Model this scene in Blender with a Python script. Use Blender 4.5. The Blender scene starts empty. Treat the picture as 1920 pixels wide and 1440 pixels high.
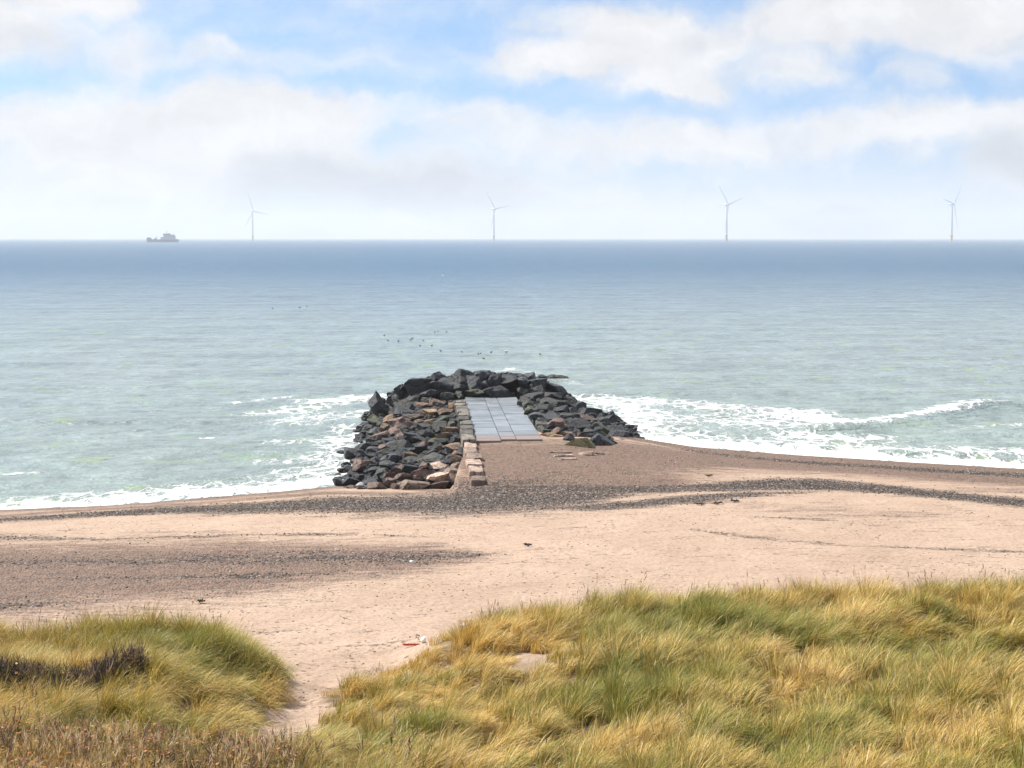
import bpy, bmesh, math, random
import numpy as np
from mathutils import Vector, Matrix

random.seed(7)
RNG = np.random.default_rng(11)
SC = bpy.context.scene
COL = SC.collection

# ------------------------------------------------------------------ camera
CAM_H, FPX, YINF = 11.0, 3000.0, 445.6
PITCH = math.atan((720.0 - YINF) / FPX)
cd = bpy.data.cameras.new('camera')
cam = bpy.data.objects.new('camera', cd)
COL.objects.link(cam)
cam.location = (0, 0, CAM_H)
cam.rotation_euler = (math.pi / 2 - PITCH, 0, 0)
cd.sensor_width = 36.0
cd.lens = FPX / 1920.0 * 36.0
cd.clip_start, cd.clip_end = 0.5, 60000.0
SC.camera = cam


def ray(px, py):
    a, b = (px - 960.0) / FPX, -(py - 720.0) / FPX
    d = np.array([a, math.cos(PITCH) + b * math.sin(PITCH), -math.sin(PITCH) + b * math.cos(PITCH)])
    return d / d[1]                     # scaled so that y = 1 per metre of distance


def at(px, py, z=0.0):
    d = ray(px, py)
    t = (z - CAM_H) / d[2]
    return np.array([d[0] * t, t, z])


def atd(px, py, D):
    d = ray(px, py)
    return np.array([d[0] * D, D, CAM_H + d[2] * D])


def march(px, py, h, t0=18.0, t1=130.0, n=4000):
    d = ray(px, py)
    t = np.linspace(t0, t1, n)
    z = CAM_H + d[2] * t
    hit = np.nonzero(z <= h(d[0] * t, t))[0]
    k = t[hit[0]] if len(hit) else t1
    return np.array([d[0] * k, k, CAM_H + d[2] * k])


# ------------------------------------------------------------------ numbers
def _hash(ix, iy, s):
    n = (ix.astype(np.int64) * 374761393 + iy.astype(np.int64) * 668265263 + s * 974711) & 0x7fffffff
    n = ((n ^ (n >> 13)) * 1274126177) & 0x7fffffff
    return ((n ^ (n >> 16)) & 0xffff) / 65535.0


def vnoise(x, y, s=0):
    ix, iy = np.floor(x), np.floor(y)
    fx, fy = x - ix, y - iy
    fx = fx * fx * (3 - 2 * fx)
    fy = fy * fy * (3 - 2 * fy)
    a, b = _hash(ix, iy, s), _hash(ix + 1, iy, s)
    c, d = _hash(ix, iy + 1, s), _hash(ix + 1, iy + 1, s)
    return (a + (b - a) * fx) * (1 - fy) + (c + (d - c) * fx) * fy


def fbm(x, y, s=0, o=4):
    v, a, t = 0.0, 1.0, 0.0
    for k in range(o):
        v = v + a * vnoise(x * 2 ** k, y * 2 ** k, s + k * 17)
        t += a
        a *= 0.5
    return v / t


def sstep(a, b, x):
    t = np.clip((x - a) / (b - a), 0, 1)
    return t * t * (3 - 2 * t)


def inpoly(x, y, poly):
    r = np.zeros(x.shape, bool)
    n = len(poly)
    for i in range(n):
        x0, y0 = poly[i]
        x1, y1 = poly[(i + 1) % n]
        c = (y0 > y) != (y1 > y)
        r ^= c & (x < (x1 - x0) * (y - y0) / (y1 - y0 + 1e-12) + x0)
    return r


def poly_dist(x, y, pts, open_=True):
    d = np.full(x.shape, 1e9)
    for i in range(len(pts) - 1):
        ax, ay = pts[i][0], pts[i][1]
        bx, by = pts[i + 1][0], pts[i + 1][1]
        vx, vy = bx - ax, by - ay
        t = np.clip(((x - ax) * vx + (y - ay) * vy) / (vx * vx + vy * vy + 1e-9), 0, 1)
        d = np.minimum(d, np.hypot(x - ax - t * vx, y - ay - t * vy))
    return d


# ------------------------------------------------------------------ objects
def tag(o, label=None, cat=None, group=None, kind=None):
    if label: o['label'] = label
    if cat: o['category'] = cat
    if group: o['group'] = group
    if kind: o['kind'] = kind
    return o


def empty(name, loc, label, cat, group=None, rz=0.0):
    o = bpy.data.objects.new(name, None)
    COL.objects.link(o)
    o.location = loc
    o.rotation_euler = (0, 0, rz)
    return tag(o, label, cat, group)


def link(name, me, mat=None, parent=None, loc=(0, 0, 0)):
    o = bpy.data.objects.new(name, me)
    COL.objects.link(o)
    o.location = loc
    if parent: o.parent = parent
    if mat and not me.materials: me.materials.append(mat)
    return o


def np_mesh(name, V, faces_flat, sizes, smooth=True):
    me = bpy.data.meshes.new(name)
    V = np.ascontiguousarray(V, np.float32)
    me.vertices.add(len(V))
    me.vertices.foreach_set('co', V.ravel())
    me.loops.add(len(faces_flat))
    me.loops.foreach_set('vertex_index', np.asarray(faces_flat, np.int32))
    me.polygons.add(len(sizes))
    st = np.zeros(len(sizes), np.int32)
    st[1:] = np.cumsum(sizes)[:-1]
    me.polygons.foreach_set('loop_start', st)
    me.polygons.foreach_set('use_smooth', np.full(len(sizes), smooth, bool))
    me.update(calc_edges=True)
    return me


def f_attr(me, name, arr):
    a = me.attributes.new(name, 'FLOAT', 'POINT')
    a.data.foreach_set('value', np.ascontiguousarray(arr, np.float32).ravel())


def c_attr(me, name, arr):
    a = me.attributes.new(name, 'FLOAT_COLOR', 'POINT')
    arr = np.asarray(arr, np.float32)
    if arr.shape[1] == 3: arr = np.concatenate([arr, np.ones((len(arr), 1), np.float32)], 1)
    a.data.foreach_set('color', np.ascontiguousarray(arr).ravel())


def grid_mesh(name, xs, ys, zf):
    X, Y = np.meshgrid(xs, ys)
    Z = zf(X, Y)
    V = np.stack([X.ravel(), Y.ravel(), Z.ravel()], 1)
    nx, ny = len(xs), len(ys)
    i = (np.arange(ny - 1)[:, None] * nx + np.arange(nx - 1)[None]).ravel()
    F = np.stack([i, i + 1, i + 1 + nx, i + nx], 1)
    return np_mesh(name, V, F.ravel(), np.full(len(F), 4)), X, Y, Z


class MB:
    """Collects boxes, tubes and lofts in one bmesh and links them as one object."""
    def __init__(s): s.b = bmesh.new()

    def box(s, c, d, rz=0, bev=0.0, taper=1.0):
        vs = []
        for z in (-1, 1):
            for x, y in ((-1, -1), (1, -1), (1, 1), (-1, 1)):
                k = taper if z > 0 else 1
                p = Vector((x * d[0] / 2 * k, y * d[1] / 2 * k, z * d[2] / 2))
                p.rotate(Matrix.Rotation(rz, 3, 'Z'))
                vs.append(s.b.verts.new(p + Vector(c)))
        fs = [s.b.faces.new([vs[i] for i in f]) for f in
              ((3, 2, 1, 0), (4, 5, 6, 7), (0, 1, 5, 4), (1, 2, 6, 5), (2, 3, 7, 6), (3, 0, 4, 7))]
        if bev:
            es = list({e for f in fs for e in f.edges})
            bmesh.ops.bevel(s.b, geom=es, offset=bev, segments=2, affect='EDGES', profile=0.6)
        return s

    def loft(s, pts, rad, n=10, flat=1.0, up=(0, 0, 1)):
        """Tube along pts with a radius for each point; flat squashes it sideways."""
        pts = [Vector(p) for p in pts]
        rings = []
        for i, p in enumerate(pts):
            t = (pts[min(i + 1, len(pts) - 1)] - pts[max(i - 1, 0)]).normalized()
            u = Vector(up)
            if abs(t.dot(u)) > 0.95: u = Vector((0, 1, 0)) if abs(t.y) < .9 else Vector((1, 0, 0))
            a = t.cross(u).normalized()
            b = a.cross(t).normalized()
            rings.append([s.b.verts.new(p + (a * math.cos(2 * math.pi * k / n) * flat + b * math.sin(2 * math.pi * k / n)) * rad[i]) for k in range(n)])
        for i in range(len(rings) - 1):
            for k in range(n):
                s.b.faces.new((rings[i][k], rings[i][(k + 1) % n], rings[i + 1][(k + 1) % n], rings[i + 1][k]))
        s.b.faces.new(rings[0][::-1])
        s.b.faces.new(rings[-1])
        return s

    def prism(s, prof, y0, y1):
        """Outline in x and z given real depth along y."""
        a = [s.b.verts.new((x, y0, z)) for x, z in prof]
        b = [s.b.verts.new((x, y1, z)) for x, z in prof]
        n = len(prof)
        s.b.faces.new(a)
        s.b.faces.new(b[::-1])
        for i in range(n): s.b.faces.new((a[i], b[i], b[(i + 1) % n], a[(i + 1) % n]))
        return s

    def build(s, name, mat, parent=None, loc=(0, 0, 0), smooth=False):
        bmesh.ops.recalc_face_normals(s.b, faces=s.b.faces)
        me = bpy.data.meshes.new(name)
        s.b.to_mesh(me)
        s.b.free()
        if smooth:
            me.shade_smooth()
            me.set_sharp_from_angle(angle=math.radians(40))
        return link(name, me, mat, parent, loc)


# ------------------------------------------------------------------ nodes
class NT:
    def __init__(s, tree):
        s.t = tree

    def n(s, typ, ins=None, **pr):
        nd = s.t.nodes.new(typ)
        for k, v in pr.items(): setattr(nd, k, v)
        for k, v in (ins or {}).items(): s.set(nd.inputs[k], v)
        return nd

    def set(s, sock, v):
        if isinstance(v, bpy.types.NodeSocket): s.t.links.new(v, sock)
        elif isinstance(v, bpy.types.Node): s.t.links.new(v.outputs[0], sock)
        else:
            if sock.type == 'RGBA' and len(v) == 3: v = (*v, 1)
            sock.default_value = v

    def m(s, op, a, b=0.0, c=0.0, clamp=False):
        nd = s.n('ShaderNodeMath', operation=op, use_clamp=clamp)
        for i, v in enumerate((a, b, c)): s.set(nd.inputs[i], v)
        return nd.outputs[0]

    def v(s, op, a, b=(0, 0, 0), c=None):
        nd = s.n('ShaderNodeVectorMath', operation=op)
        s.set(nd.inputs[0], a)
        if op == 'SCALE': s.set(nd.inputs['Scale'], b)
        else: s.set(nd.inputs[1], b)
        return nd.outputs[1] if op in ('LENGTH', 'DISTANCE', 'DOT_PRODUCT') else nd.outputs[0]

    def mix(s, f, a, b, mode='MIX'):
        nd = s.n('ShaderNodeMix', data_type='RGBA', blend_type=mode)
        s.set(nd.inputs[0], f); s.set(nd.inputs[6], a); s.set(nd.inputs[7], b)
        return nd.outputs[2]

    def ss(s, x, a, b, lo=0.0, hi=1.0, smooth=True):
        nd = s.n('ShaderNodeMapRange', interpolation_type='SMOOTHSTEP' if smooth else 'LINEAR')
        for i, v in enumerate((x, a, b, lo, hi)): s.set(nd.inputs[i], v)
        return nd.outputs[0]

    def noise(s, vec, scale, detail=4.0, rough=0.55, dist=0.0):
        return s.n('ShaderNodeTexNoise', {'Vector': vec, 'Scale': scale, 'Detail': detail, 'Roughness': rough, 'Distortion': dist})

    def vor(s, vec, scale, feature='F1', rnd=1.0):
        return s.n('ShaderNodeTexVoronoi', {'Vector': vec, 'Scale': scale, 'Randomness': rnd}, feature=feature)

    def attr(s, name):
        return s.n('ShaderNodeAttribute', attribute_name=name)

    def ramp(s, f, stops):
        nd = s.n('ShaderNodeValToRGB', {'Fac': f})
        e = nd.color_ramp.elements
        while len(e) < len(stops): e.new(0.5)
        for i, (p, c) in enumerate(stops):
            e[i].position = p
            e[i].color = (*c, 1)
        return nd.outputs[0]

    def bump(s, h, strength, dist, normal=None):
        ins = {'Height': h, 'Strength': strength, 'Distance': dist}
        if normal is not None: ins['Normal'] = normal
        return s.n('ShaderNodeBump', ins).outputs[0]


def material(name):
    m = bpy.data.materials.new(name)
    m.use_nodes = True
    m.node_tree.nodes.clear()
    t = NT(m.node_tree)
    out = t.n('ShaderNodeOutputMaterial')
    return m, t, out


def plain(name, col, rough=0.6, metal=0.0, var=0.12, scale=3.0, spec=0.4):
    """A painted or weathered surface with slight blotches and grain."""
    m, t, out = material(name)
    co = t.n('ShaderNodeTexCoord').outputs['Object']
    nz = t.noise(co, scale, 6, 0.65)
    k = t.ss(nz.outputs[0], 0.3, 0.7, 1 - var, 1 + var)
    c = t.mix(1.0, (*col, 1), k, 'MULTIPLY')
    p = t.n('ShaderNodeBsdfPrincipled', {'Base Color': c, 'Roughness': rough, 'Metallic': metal, 'Specular IOR Level': spec,
                                         'Normal': t.bump(nz.outputs[0], 0.15, 0.02)})
    t.t.links.new(p.outputs[0], out.inputs[0])
    return m
# ------------------------------------------------------------------ sun and sky
SUN_AZ, SUN_EL = math.radians(-54), math.radians(47)
SC.view_settings.view_transform = 'Standard'
SC.view_settings.look = 'None'
SC.view_settings.gamma = 1.0
SC.view_settings.exposure = 0.54
sl = bpy.data.lights.new('sun', 'SUN')
sl.energy, sl.angle, sl.color = 5.0, math.radians(0.5), (1.0, 0.95, 0.87)
sun = bpy.data.objects.new('sun', sl)
COL.objects.link(sun)
sdir = Vector((math.cos(SUN_EL) * math.sin(SUN_AZ), math.cos(SUN_EL) * math.cos(SUN_AZ), math.sin(SUN_EL)))
sun.rotation_euler = sdir.to_track_quat('Z', 'Y').to_euler()
sun.location = (-60, 40, 90)

W = bpy.data.worlds.new('World')
SC.world = W
W.use_nodes = True
W.node_tree.nodes.clear()
t = NT(W.node_tree)
wo = t.n('ShaderNodeOutputWorld')
d = t.n('ShaderNodeTexCoord').outputs['Generated']
sx = t.n('ShaderNodeSeparateXYZ', {0: d})
az = t.m('ARCTAN2', sx.outputs[0], sx.outputs[1])
el = t.m('ARCSINE', sx.outputs[2])
Q = t.n('ShaderNodeCombineXYZ', {0: t.m('MULTIPLY', az, 3.0), 1: t.m('MULTIPLY', el, 3.0), 2: 0.0}).outputs[0]
w1 = t.noise(Q, 5.0, 6, 0.6).outputs[1]
w2 = t.noise(t.v('ADD', Q, (7.3, 2.1, 4.0)), 1.6, 3, 0.5).outputs[1]
Qw = t.v('ADD', Q, t.v('ADD', t.v('MULTIPLY', t.v('SUBTRACT', w1, (.5, .5, .5)), (.26, .17, 0)),
                       t.v('MULTIPLY', t.v('SUBTRACT', w2, (.5, .5, .5)), (.22, .10, 0))))


def blobs(lst):
    tot = None
    for px, py, rx, ry, k in lst:
        c = ((px - 960) / 1000, (446 - py) / 1000, 0)
        r = t.v('LENGTH', t.v('MULTIPLY', t.v('SUBTRACT', Qw, c), (1000 / rx, 1000 / ry, 1)))
        v = t.ss(r, 1.0, 0.15, 0.0, k)
        tot = v if tot is None else t.m('ADD', tot, v)
    return tot


CL = [(70, 95, 190, 90, .9), (190, 15, 130, 50, .9), (270, 110, 90, 90, .6), (40, 40, 90, 60, .6),
      (590, 250, 170, 90, 1.2), (520, 330, 330, 80, .9), (800, 340, 300, 80, .9), (250, 300, 380, 160, .75),
      (1000, 120, 170, 50, .8), (1230, 120, 240, 110, 1.25), (1120, 50, 200, 60, .7), (1480, 60, 230, 90, .85),
      (1720, 55, 280, 95, 1.1), (1250, 175, 150, 40, .7), (1480, 150, 130, 45, .55), (1700, 155, 70, 40, .5), (1880, 20, 130, 60, .7),
      (1560, 255, 480, 45, .75), (1800, 225, 260, 45, .7), (1250, 290, 360, 45, .5), (1550, 390, 240, 60, 1.0), (1890, 300, 130, 90, .8),
      (1000, 380, 420, 60, .55), (150, 410, 420, 70, .6), (1300, 430, 800, 60, .5), (700, 430, 500, 40, .5),
      (430, 200, 230, 60, .5), (850, 235, 260, 60, .5), (430, 110, 160, 45, .45), (350, 250, 420, 110, .5), (1150, 270, 400, 60, .4), (600, 130, 180, 30, .25)]
SH = [(560, 330, 260, 60, .8), (850, 350, 260, 70, 1.0), (640, 390, 340, 50, .7), (1560, 395, 230, 55, 1.3), (1880, 300, 110, 70, .8),
      (100, 420, 300, 50, .45), (1280, 90, 90, 40, .35), (1650, 100, 200, 50, .3), (80, 110, 170, 50, .3), (950, 390, 250, 40, .5)]
dens = blobs(CL)
fine = t.noise(t.v('MULTIPLY', Qw, (1, 1.5, 1)), 5.5, 8, 0.58).outputs[0]
wisp = t.noise(t.v('MULTIPLY', t.v('ADD', Qw, t.v('MULTIPLY', Q, (0, 0, 0))), (0.9, 3.2, 1)), 2.6, 7, 0.55).outputs[0]
high = t.ss(el, 0.15, 0.32)
gen = t.noise(t.v('MULTIPLY', d, (1, 1, 2.2)), 2.3, 6, 0.55).outputs[0]
dens = t.m('ADD', t.m('MULTIPLY', dens, t.m('SUBTRACT', 1.0, high)), t.m('MULTIPLY', t.ss(gen, .46, .68, 0, .9), high))
dens = t.m('ADD', dens, t.m('MULTIPLY', t.m('SUBTRACT', fine, .5), 1.25))
dens = t.m('ADD', dens, t.m('MULTIPLY', t.m('SUBTRACT', wisp, .47), 0.9))
alpha = t.ss(dens, -0.56, 0.95, 0.0, 0.98)
shade = t.m('MULTIPLY', blobs(SH), t.ss(fine, 0.25, 0.6, 0.5, 1.0), clamp=True)
fine2 = t.noise(t.v('MULTIPLY', t.v('ADD', Qw, (.028, -.035, 0)), (1, 1.5, 1)), 5.5, 8, 0.58).outputs[0]
cloud = t.mix(shade, (10.0, 9.95, 10.1, 1), (5.9, 6.25, 7.0, 1))
cloud = t.mix(1.0, cloud, t.ss(t.m('SUBTRACT', fine, fine2), -.16, .16, .90, 1.07, False), 'MULTIPLY')
# the blue is taken from higher up the dome, as on the clear day of the photograph
dv = t.v('NORMALIZE', t.v('ADD', t.v('MULTIPLY', d, (1, 1, 1.9)), (0, 0, 0.12)))
sky = t.n('ShaderNodeTexSky', {'Vector': dv}, sky_type='NISHITA', sun_disc=False, sun_elevation=SUN_EL, sun_rotation=SUN_AZ,
          air_density=1.0, dust_density=0.6, ozone_density=2.0)
skyc = t.mix(1.0, sky.outputs[0], (1.0, 1.66, 1.95, 1), 'MULTIPLY')
low = t.ss(el, 0.0, 0.10, 0.62, 0.0)
skyc = t.mix(low, skyc, (8.1, 7.65, 7.9, 1))
fin = t.mix(alpha, skyc, cloud)
bg = t.n('ShaderNodeBackground', {'Color': fin, 'Strength': 0.061})
t.t.links.new(bg.outputs[0], wo.inputs[0])

# ------------------------------------------------------------------ land form
SHORE = [(-400, 48), (-120, 55), (-60, 58)] + [tuple(at(px, py)[:2]) for px, py in
         ((-250, 975), (0, 961), (200, 949), (400, 931), (560, 918), (640, 912))] + \
        [(-2.5, 71.3), (-2.15, 86), (0, 90.5), (4.0, 90.0)] + \
        [tuple(at(px, py)[:2]) for px, py in ((1190, 822), (1300, 838), (1500, 854), (1700, 866), (1920, 879), (2150, 890))] + \
        [(60, 66), (120, 62), (400, 58)]
SHX, SHY = np.array([p[0] for p in SHORE]), np.array([p[1] for p in SHORE])


def shore(x):
    return np.interp(x, SHX, SHY)


def sdist(x, y):
    return shore(x) + 0.5 * (fbm(x * .25, x * 0 + 3, 5, 3) - .5) - y


SMX = np.array([-400, -120, -60, -30, -20, -8, 7, 24, 60, 120, 400.])
SMY = np.array([48, 55, 58, 61, 64, 69.5, 82, 76.5, 66, 62, 58.])


def beach(x, y):
    s = sdist(x, y)
    q = sstep(-14, 14, x)
    s2 = np.interp(x, SMX, SMY) * .5 + (66.5 + 12 * q) * .5 - y
    kk = sstep(67.5, 61, y)
    s = np.where(s > 0, s * (1 - kk) + np.maximum(s2, .5) * kk, s)
    z = np.where(s > 0, 1.1 * (1 - np.exp(-np.maximum(s, 0) / 13)) + 0.022 * np.maximum(s, 0), np.maximum(s * .16, -1.6))
    z = z + (0.05 * (fbm(x * .35, y * .9, 21, 3) - .5) + .085 * (fbm(x * 1.6, y * 1.6, 23, 3) - .5) * sstep(62, 48, y)) * sstep(0, 5, s)
    k = np.exp(-((x - .8) / 5.0) ** 2) * sstep(92, 82, y) * sstep(62, 69, y) * sstep(-2.6, -2.2, x)
    z = np.where(k > 0, np.minimum(z + .48 * k, np.maximum(z, 1.36 - .25 * (1 - k))), z)
    z = np.where((k > .02) & (y > 74), np.minimum(z, 1.37), z)
    return z


CTRL = [(900, 1194, 33), (1000, 1184, 32), (1100, 1189, 31.5), (1200, 1172, 31.5), (1350, 1167, 31), (1500, 1200, 31), (1700, 1190, 31), (1920, 1178, 31), (2150, 1178, 31), (2500, 1180, 31), (1000, 1226, 30), (1080, 1219, 30), (1200, 1239, 28.5), (1350, 1239, 28.5), (1500, 1242, 28.5), (1800, 1239, 28.5), (2100, 1239, 28.5), (1200, 1330, 25.5), (1500, 1328, 25.5), (1850, 1325, 25.5), (2200, 1325, 25.5), (1200, 1440, 22.5), (1600, 1438, 22.5), (2000, 1436, 22.5), (735, 1275, 33.3), (830, 1212, 33.5), (880, 1190, 33.5), (785, 1290, 31), (900, 1265, 30), (860, 1340, 27.5), (1000, 1340, 26.5), (960, 1430, 23.6), (1080, 1440, 22.8), (640, 1250, 34), (600, 1290, 32), (560, 1340, 29.5), (515, 1375, 27.6), (600, 1200, 36.5), (650, 1303, 30.3), (700, 1325, 28.7), (770, 1385, 26), (830, 1440, 23.8), (800, 1330, 28), (900, 1420, 24.3), (650, 1400, 25.5), (500, 1440, 23.5), (250, 1440, 23), (0, 1440, 23), (-250, 1440, 23), (0, 1251, 32.5), (-250, 1246, 32.5), (-600, 1246, 32.5), (150, 1246, 32), (250, 1224, 31.5), (365, 1224, 31), (440, 1256, 30.5), (500, 1262, 30), (540, 1298, 30), (0, 1290, 28), (-250, 1290, 28), (250, 1278, 28), (420, 1300, 28), (200, 1370, 25.5), (420, 1368, 26), (480, 1350, 27.8), (-100, 1370, 25.5)]
CP = np.array([atd(*c) for c in CTRL] + [[x, y, z] for x in (-22, -11, 0, 11, 22) for y, z in ((17, 3.7), (10, 4.2), (0, 5.0), (-15, 5.5))])


def wpt(px, py, D): return atd(px, py, D)[:2]


def blob(x, y, lst):
    r = np.zeros(x.shape)
    for px, py, D, rx, ry, k in lst:
        c = wpt(px, py, D)
        r += k * np.exp(-((x - c[0]) / rx) ** 2 - ((y - c[1]) / ry) ** 2)
    return r


VALLEY = []
THIN = [(990, 1205, 30, 1.0, .6, .62), (1010, 1240, 29.3, 1.0, .6, .40), (930, 1215, 30.6, .6, .6, .5), (840, 1232, 31.4, .8, .6, .55), (960, 1225, 30, .9, .5, .45), (800, 1225, 32.2, .8, .9, .35), (800, 1320, 28.2, .3, 1.6, .3), (505, 1290, 29.3, .4, .5, .6), (590, 1305, 30.8, .5, .5, .8), (560, 1300, 30, .5, .6, .5)]


def tussock(x, y):
    """Distance to the nearest tussock centre and the way away from it."""
    g = 1.12
    ix, iy = np.floor(x / g), np.floor(y / g)
    best = np.full(x.shape, 9.0)
    bx, by = np.zeros(x.shape), np.zeros(x.shape)
    for i in (-1, 0, 1):
        for j in (-1, 0, 1):
            cx, cy = (ix + i + .5 + .8 * (_hash(ix + i, iy + j, 301) - .5)) * g, (iy + j + .5 + .8 * (_hash(ix + i, iy + j, 302) - .5)) * g
            d_ = np.hypot(x - cx, y - cy) * (.8 + .5 * _hash(ix + i, iy + j, 303))
            m_ = d_ < best
            best = np.where(m_, d_, best)
            bx, by = np.where(m_, x - cx, bx), np.where(m_, y - cy, by)
    return best, bx, by


def dunes(x, y):
    sh = x.shape
    x, y = x.ravel(), y.ravel()
    num, den = np.zeros(x.shape), np.zeros(x.shape)
    for cx, cy, cz in CP:
        w = 1.0 / (((x - cx) ** 2 + (y - cy) ** 2 + 0.35) ** 1.9)
        num += w * cz
        den += w
    z = num / den
    z = z + 0.42 * (fbm(x * .75, y * .75, 41, 3) - .5)
    for px, py, D, r, dep in ((1640, 1212, 29.0, .65, .75), (1860, 1222, 28.7, .7, .8), (1740, 1228, 28.6, .5, .5), (1420, 1410, 23.2, .6, .5),
                              (1130, 1340, 25.6, .5, .3), (430, 1235, 29.7, .5, .3), (150, 1300, 27.3, .8, .25)):
        c = atd(px, py, D)
        z = z - dep * np.exp(-((x - c[0]) ** 2 + (y - c[1]) ** 2) / r ** 2)
    if len(VALLEY):
        q = np.where(inpoly(x, y, VALLEY), 0, sstep(0, .5, poly_dist(x, y, VALLEY + [VALLEY[0]]))) * (1 - .9 * np.clip(blob(x, y, THIN), 0, 1))
        z = z + .13 * (np.clip(1 - (tussock(x, y)[0] / .74) ** 2, -.4, 1) - .35) * q
    return z.reshape(sh)


def ground(x, y):
    x, y = np.asarray(x, float), np.asarray(y, float)
    b = beach(x, y)
    k = sstep(37.2, 33.2, y + 0.5 * (fbm(x * .5, y * .5, 77, 2) - .5))
    z = b
    if np.any(k > 0):
        m = k > 0
        dz = np.zeros(x.shape)
        dz[m] = dunes(x[m], y[m])
        z = b * (1 - k) + dz * k
    return z


VALLEY = [tuple(march(px, py, ground)[:2]) for px, py in
          ((440, 1195), (480, 1222), (520, 1255), (548, 1285), (545, 1310), (515, 1330), (492, 1352), (486, 1385), (510, 1402), (560, 1388), (605, 1360),
           (632, 1332), (610, 1312), (622, 1292), (660, 1280), (700, 1278), (728, 1262), (752, 1250), (812, 1224), (838, 1196), (880, 1165))]
VALLEY += [(-1.0, 38), (-8, 38)]


def band(x, y, pts, z=1.25):
    """Density of a stripe along the shore; pts = (px, py, half thickness in px, strength)."""
    P = []
    for px, py, hw, k in pts:
        h = march(px, py, beach, 38, 110, 1500)
        P.append((h[0], h[1], hw * h[1] ** 2 / FPX / (CAM_H - h[2]), k))
    xs = [p[0] for p in P]
    yc, wd, kk = (np.interp(x, xs, [p[i] for p in P]) for i in (1, 2, 3))
    return kk * np.exp(-((y - yc) / wd) ** 2)


DARK = [[(-600, 990, 8, .8), (0, 975, 9, .8), (300, 957, 13, .85), (600, 946, 22, 1.0), (850, 943, 30, 1.05), (1000, 936, 30, 1.0), (1100, 930, 26, .8), (1200, 925, 5, .2)],
        [(1000, 925, 2, .0), (1060, 922, 10, .7), (1160, 920, 8, .75), (1260, 917, 8, .75), (1360, 914, 9, .9), (1460, 908, 12, 1.1), (1560, 909, 13, 1.1), (1660, 917, 12, 1.1),
         (1760, 928, 13, 1.1), (1910, 942, 14, 1.1), (2300, 965, 14, 1.0)],
        [(960, 955, 2, 0), (1110, 951, 9, .8), (1210, 945, 9, .85), (1310, 935, 10, .85), (1410, 926, 8, .65), (1530, 924, 4, .2), (1600, 925, 3, 0)],
        [(0, 1008, 6, .5), (200, 1012, 6, .45), (500, 1002, 4, .4), (750, 1005, 3, .3), (850, 1010, 2, 0)],
        [(-300, 1055, 12, .42), (0, 1055, 13, .42), (300, 1052, 15, .46), (600, 1045, 20, .5), (800, 1045, 14, .48), (900, 1040, 8, .4), (980, 1040, 4, 0)],
        [(-300, 1135, 14, .5), (0, 1135, 14, .55), (150, 1130, 10, .3), (300, 1120, 5, 0)],
        [(200, 1085, 6, .3), (500, 1080, 8, .45), (650, 1075, 6, .3), (800, 1075, 3, 0)],
        [(1380, 968, 2, 0), (1440, 970, 3, .35), (1540, 975, 4, .4), (1640, 985, 3, .2), (1750, 990, 2, 0)],
        [(1250, 985, 2, 0), (1330, 998, 4, .35), (1430, 1010, 4, .35), (1600, 1024, 4, .35), (1920, 1035, 4, .35), (2300, 1050, 4, .3)],
        [(1170, 828, 4, .2), (1300, 846, 6, .5), (1500, 866, 7, .65), (1700, 879, 9, .75), (1920, 892, 11, .8), (2300, 905, 11, .8)]]
BROWN = [[(820, 868, 45, 1.1), (900, 868, 45, 1.2), (1100, 864, 44, 1.2), (1200, 858, 38, 1.2), (1350, 862, 28, 1.15), (1600, 877, 24, 1.15), (1920, 900, 26, 1.15), (2300, 920, 24, 1.1)],
         [(700, 912, 3, .3), (880, 905, 14, .8), (1000, 905, 16, .9), (1250, 905, 18, .8), (1330, 900, 8, .3), (1400, 900, 5, 0)],
         [(-300, 1085, 90, 1.1), (0, 1080, 90, 1.1), (300, 1068, 80, 1.05), (600, 1055, 56, .95), (800, 1045, 35, .75), (950, 1040, 12, .2), (1050, 1040, 5, 0)],
         [(-300, 975, 10, .7), (0, 968, 8, .7), (300, 948, 8, .7), (600, 925, 8, .7), (850, 915, 6, .5), (900, 910, 4, 0)],
         [(1700, 915, 10, .3), (1920, 920, 15, .5), (2300, 940, 15, .5)],
         [(1330, 935, 15, .2), (1500, 960, 25, .35), (1700, 965, 20, .3), (1920, 975, 10, .2)]]


def masks(x, y):
    dk, br = np.zeros(x.shape), np.zeros(x.shape)
    for b in DARK: dk = np.maximum(dk, band(x, y, b))
    for b in BROWN: br = np.maximum(br, band(x, y, b))
    s = sdist(x, y)
    br = np.maximum(br, np.where(x > 0, 1.15 * sstep(9.5, 6, s), .6 * sstep(4, 1.5, s)))
    return dk, br


def frange(spec):
    r = []
    for a, b, st in spec: r += list(np.arange(a, b, st))
    return np.array(r + [spec[-1][1]])


gx = frange([(-400, -120, 40), (-120, -40, 8), (-40, -30, 1), (-30, 30, .17), (30, 40, 1), (40, 120, 8), (120, 400, 40)])
gy = frange([(-30, 14, 2), (14, 19, .4), (19, 38, .11), (38, 62, .2), (62, 95, .22), (95, 108, 1.5)])
gme, GX, GY, GZ = grid_mesh('ground', gx, gy, ground)
dk, br = masks(GX, GY)
f_attr(gme, 'gravel', dk)
f_attr(gme, 'brown', br)
f_attr(gme, 'wet', sstep(1.5, 0.1, sdist(GX, GY)))
veg = sstep(36.3, 34.6, GY) * np.where(inpoly(GX, GY, VALLEY), 0, 1) * (1 - .8 * np.clip(blob(GX, GY, THIN), 0, 1))
f_attr(gme, 'veg', veg)

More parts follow.
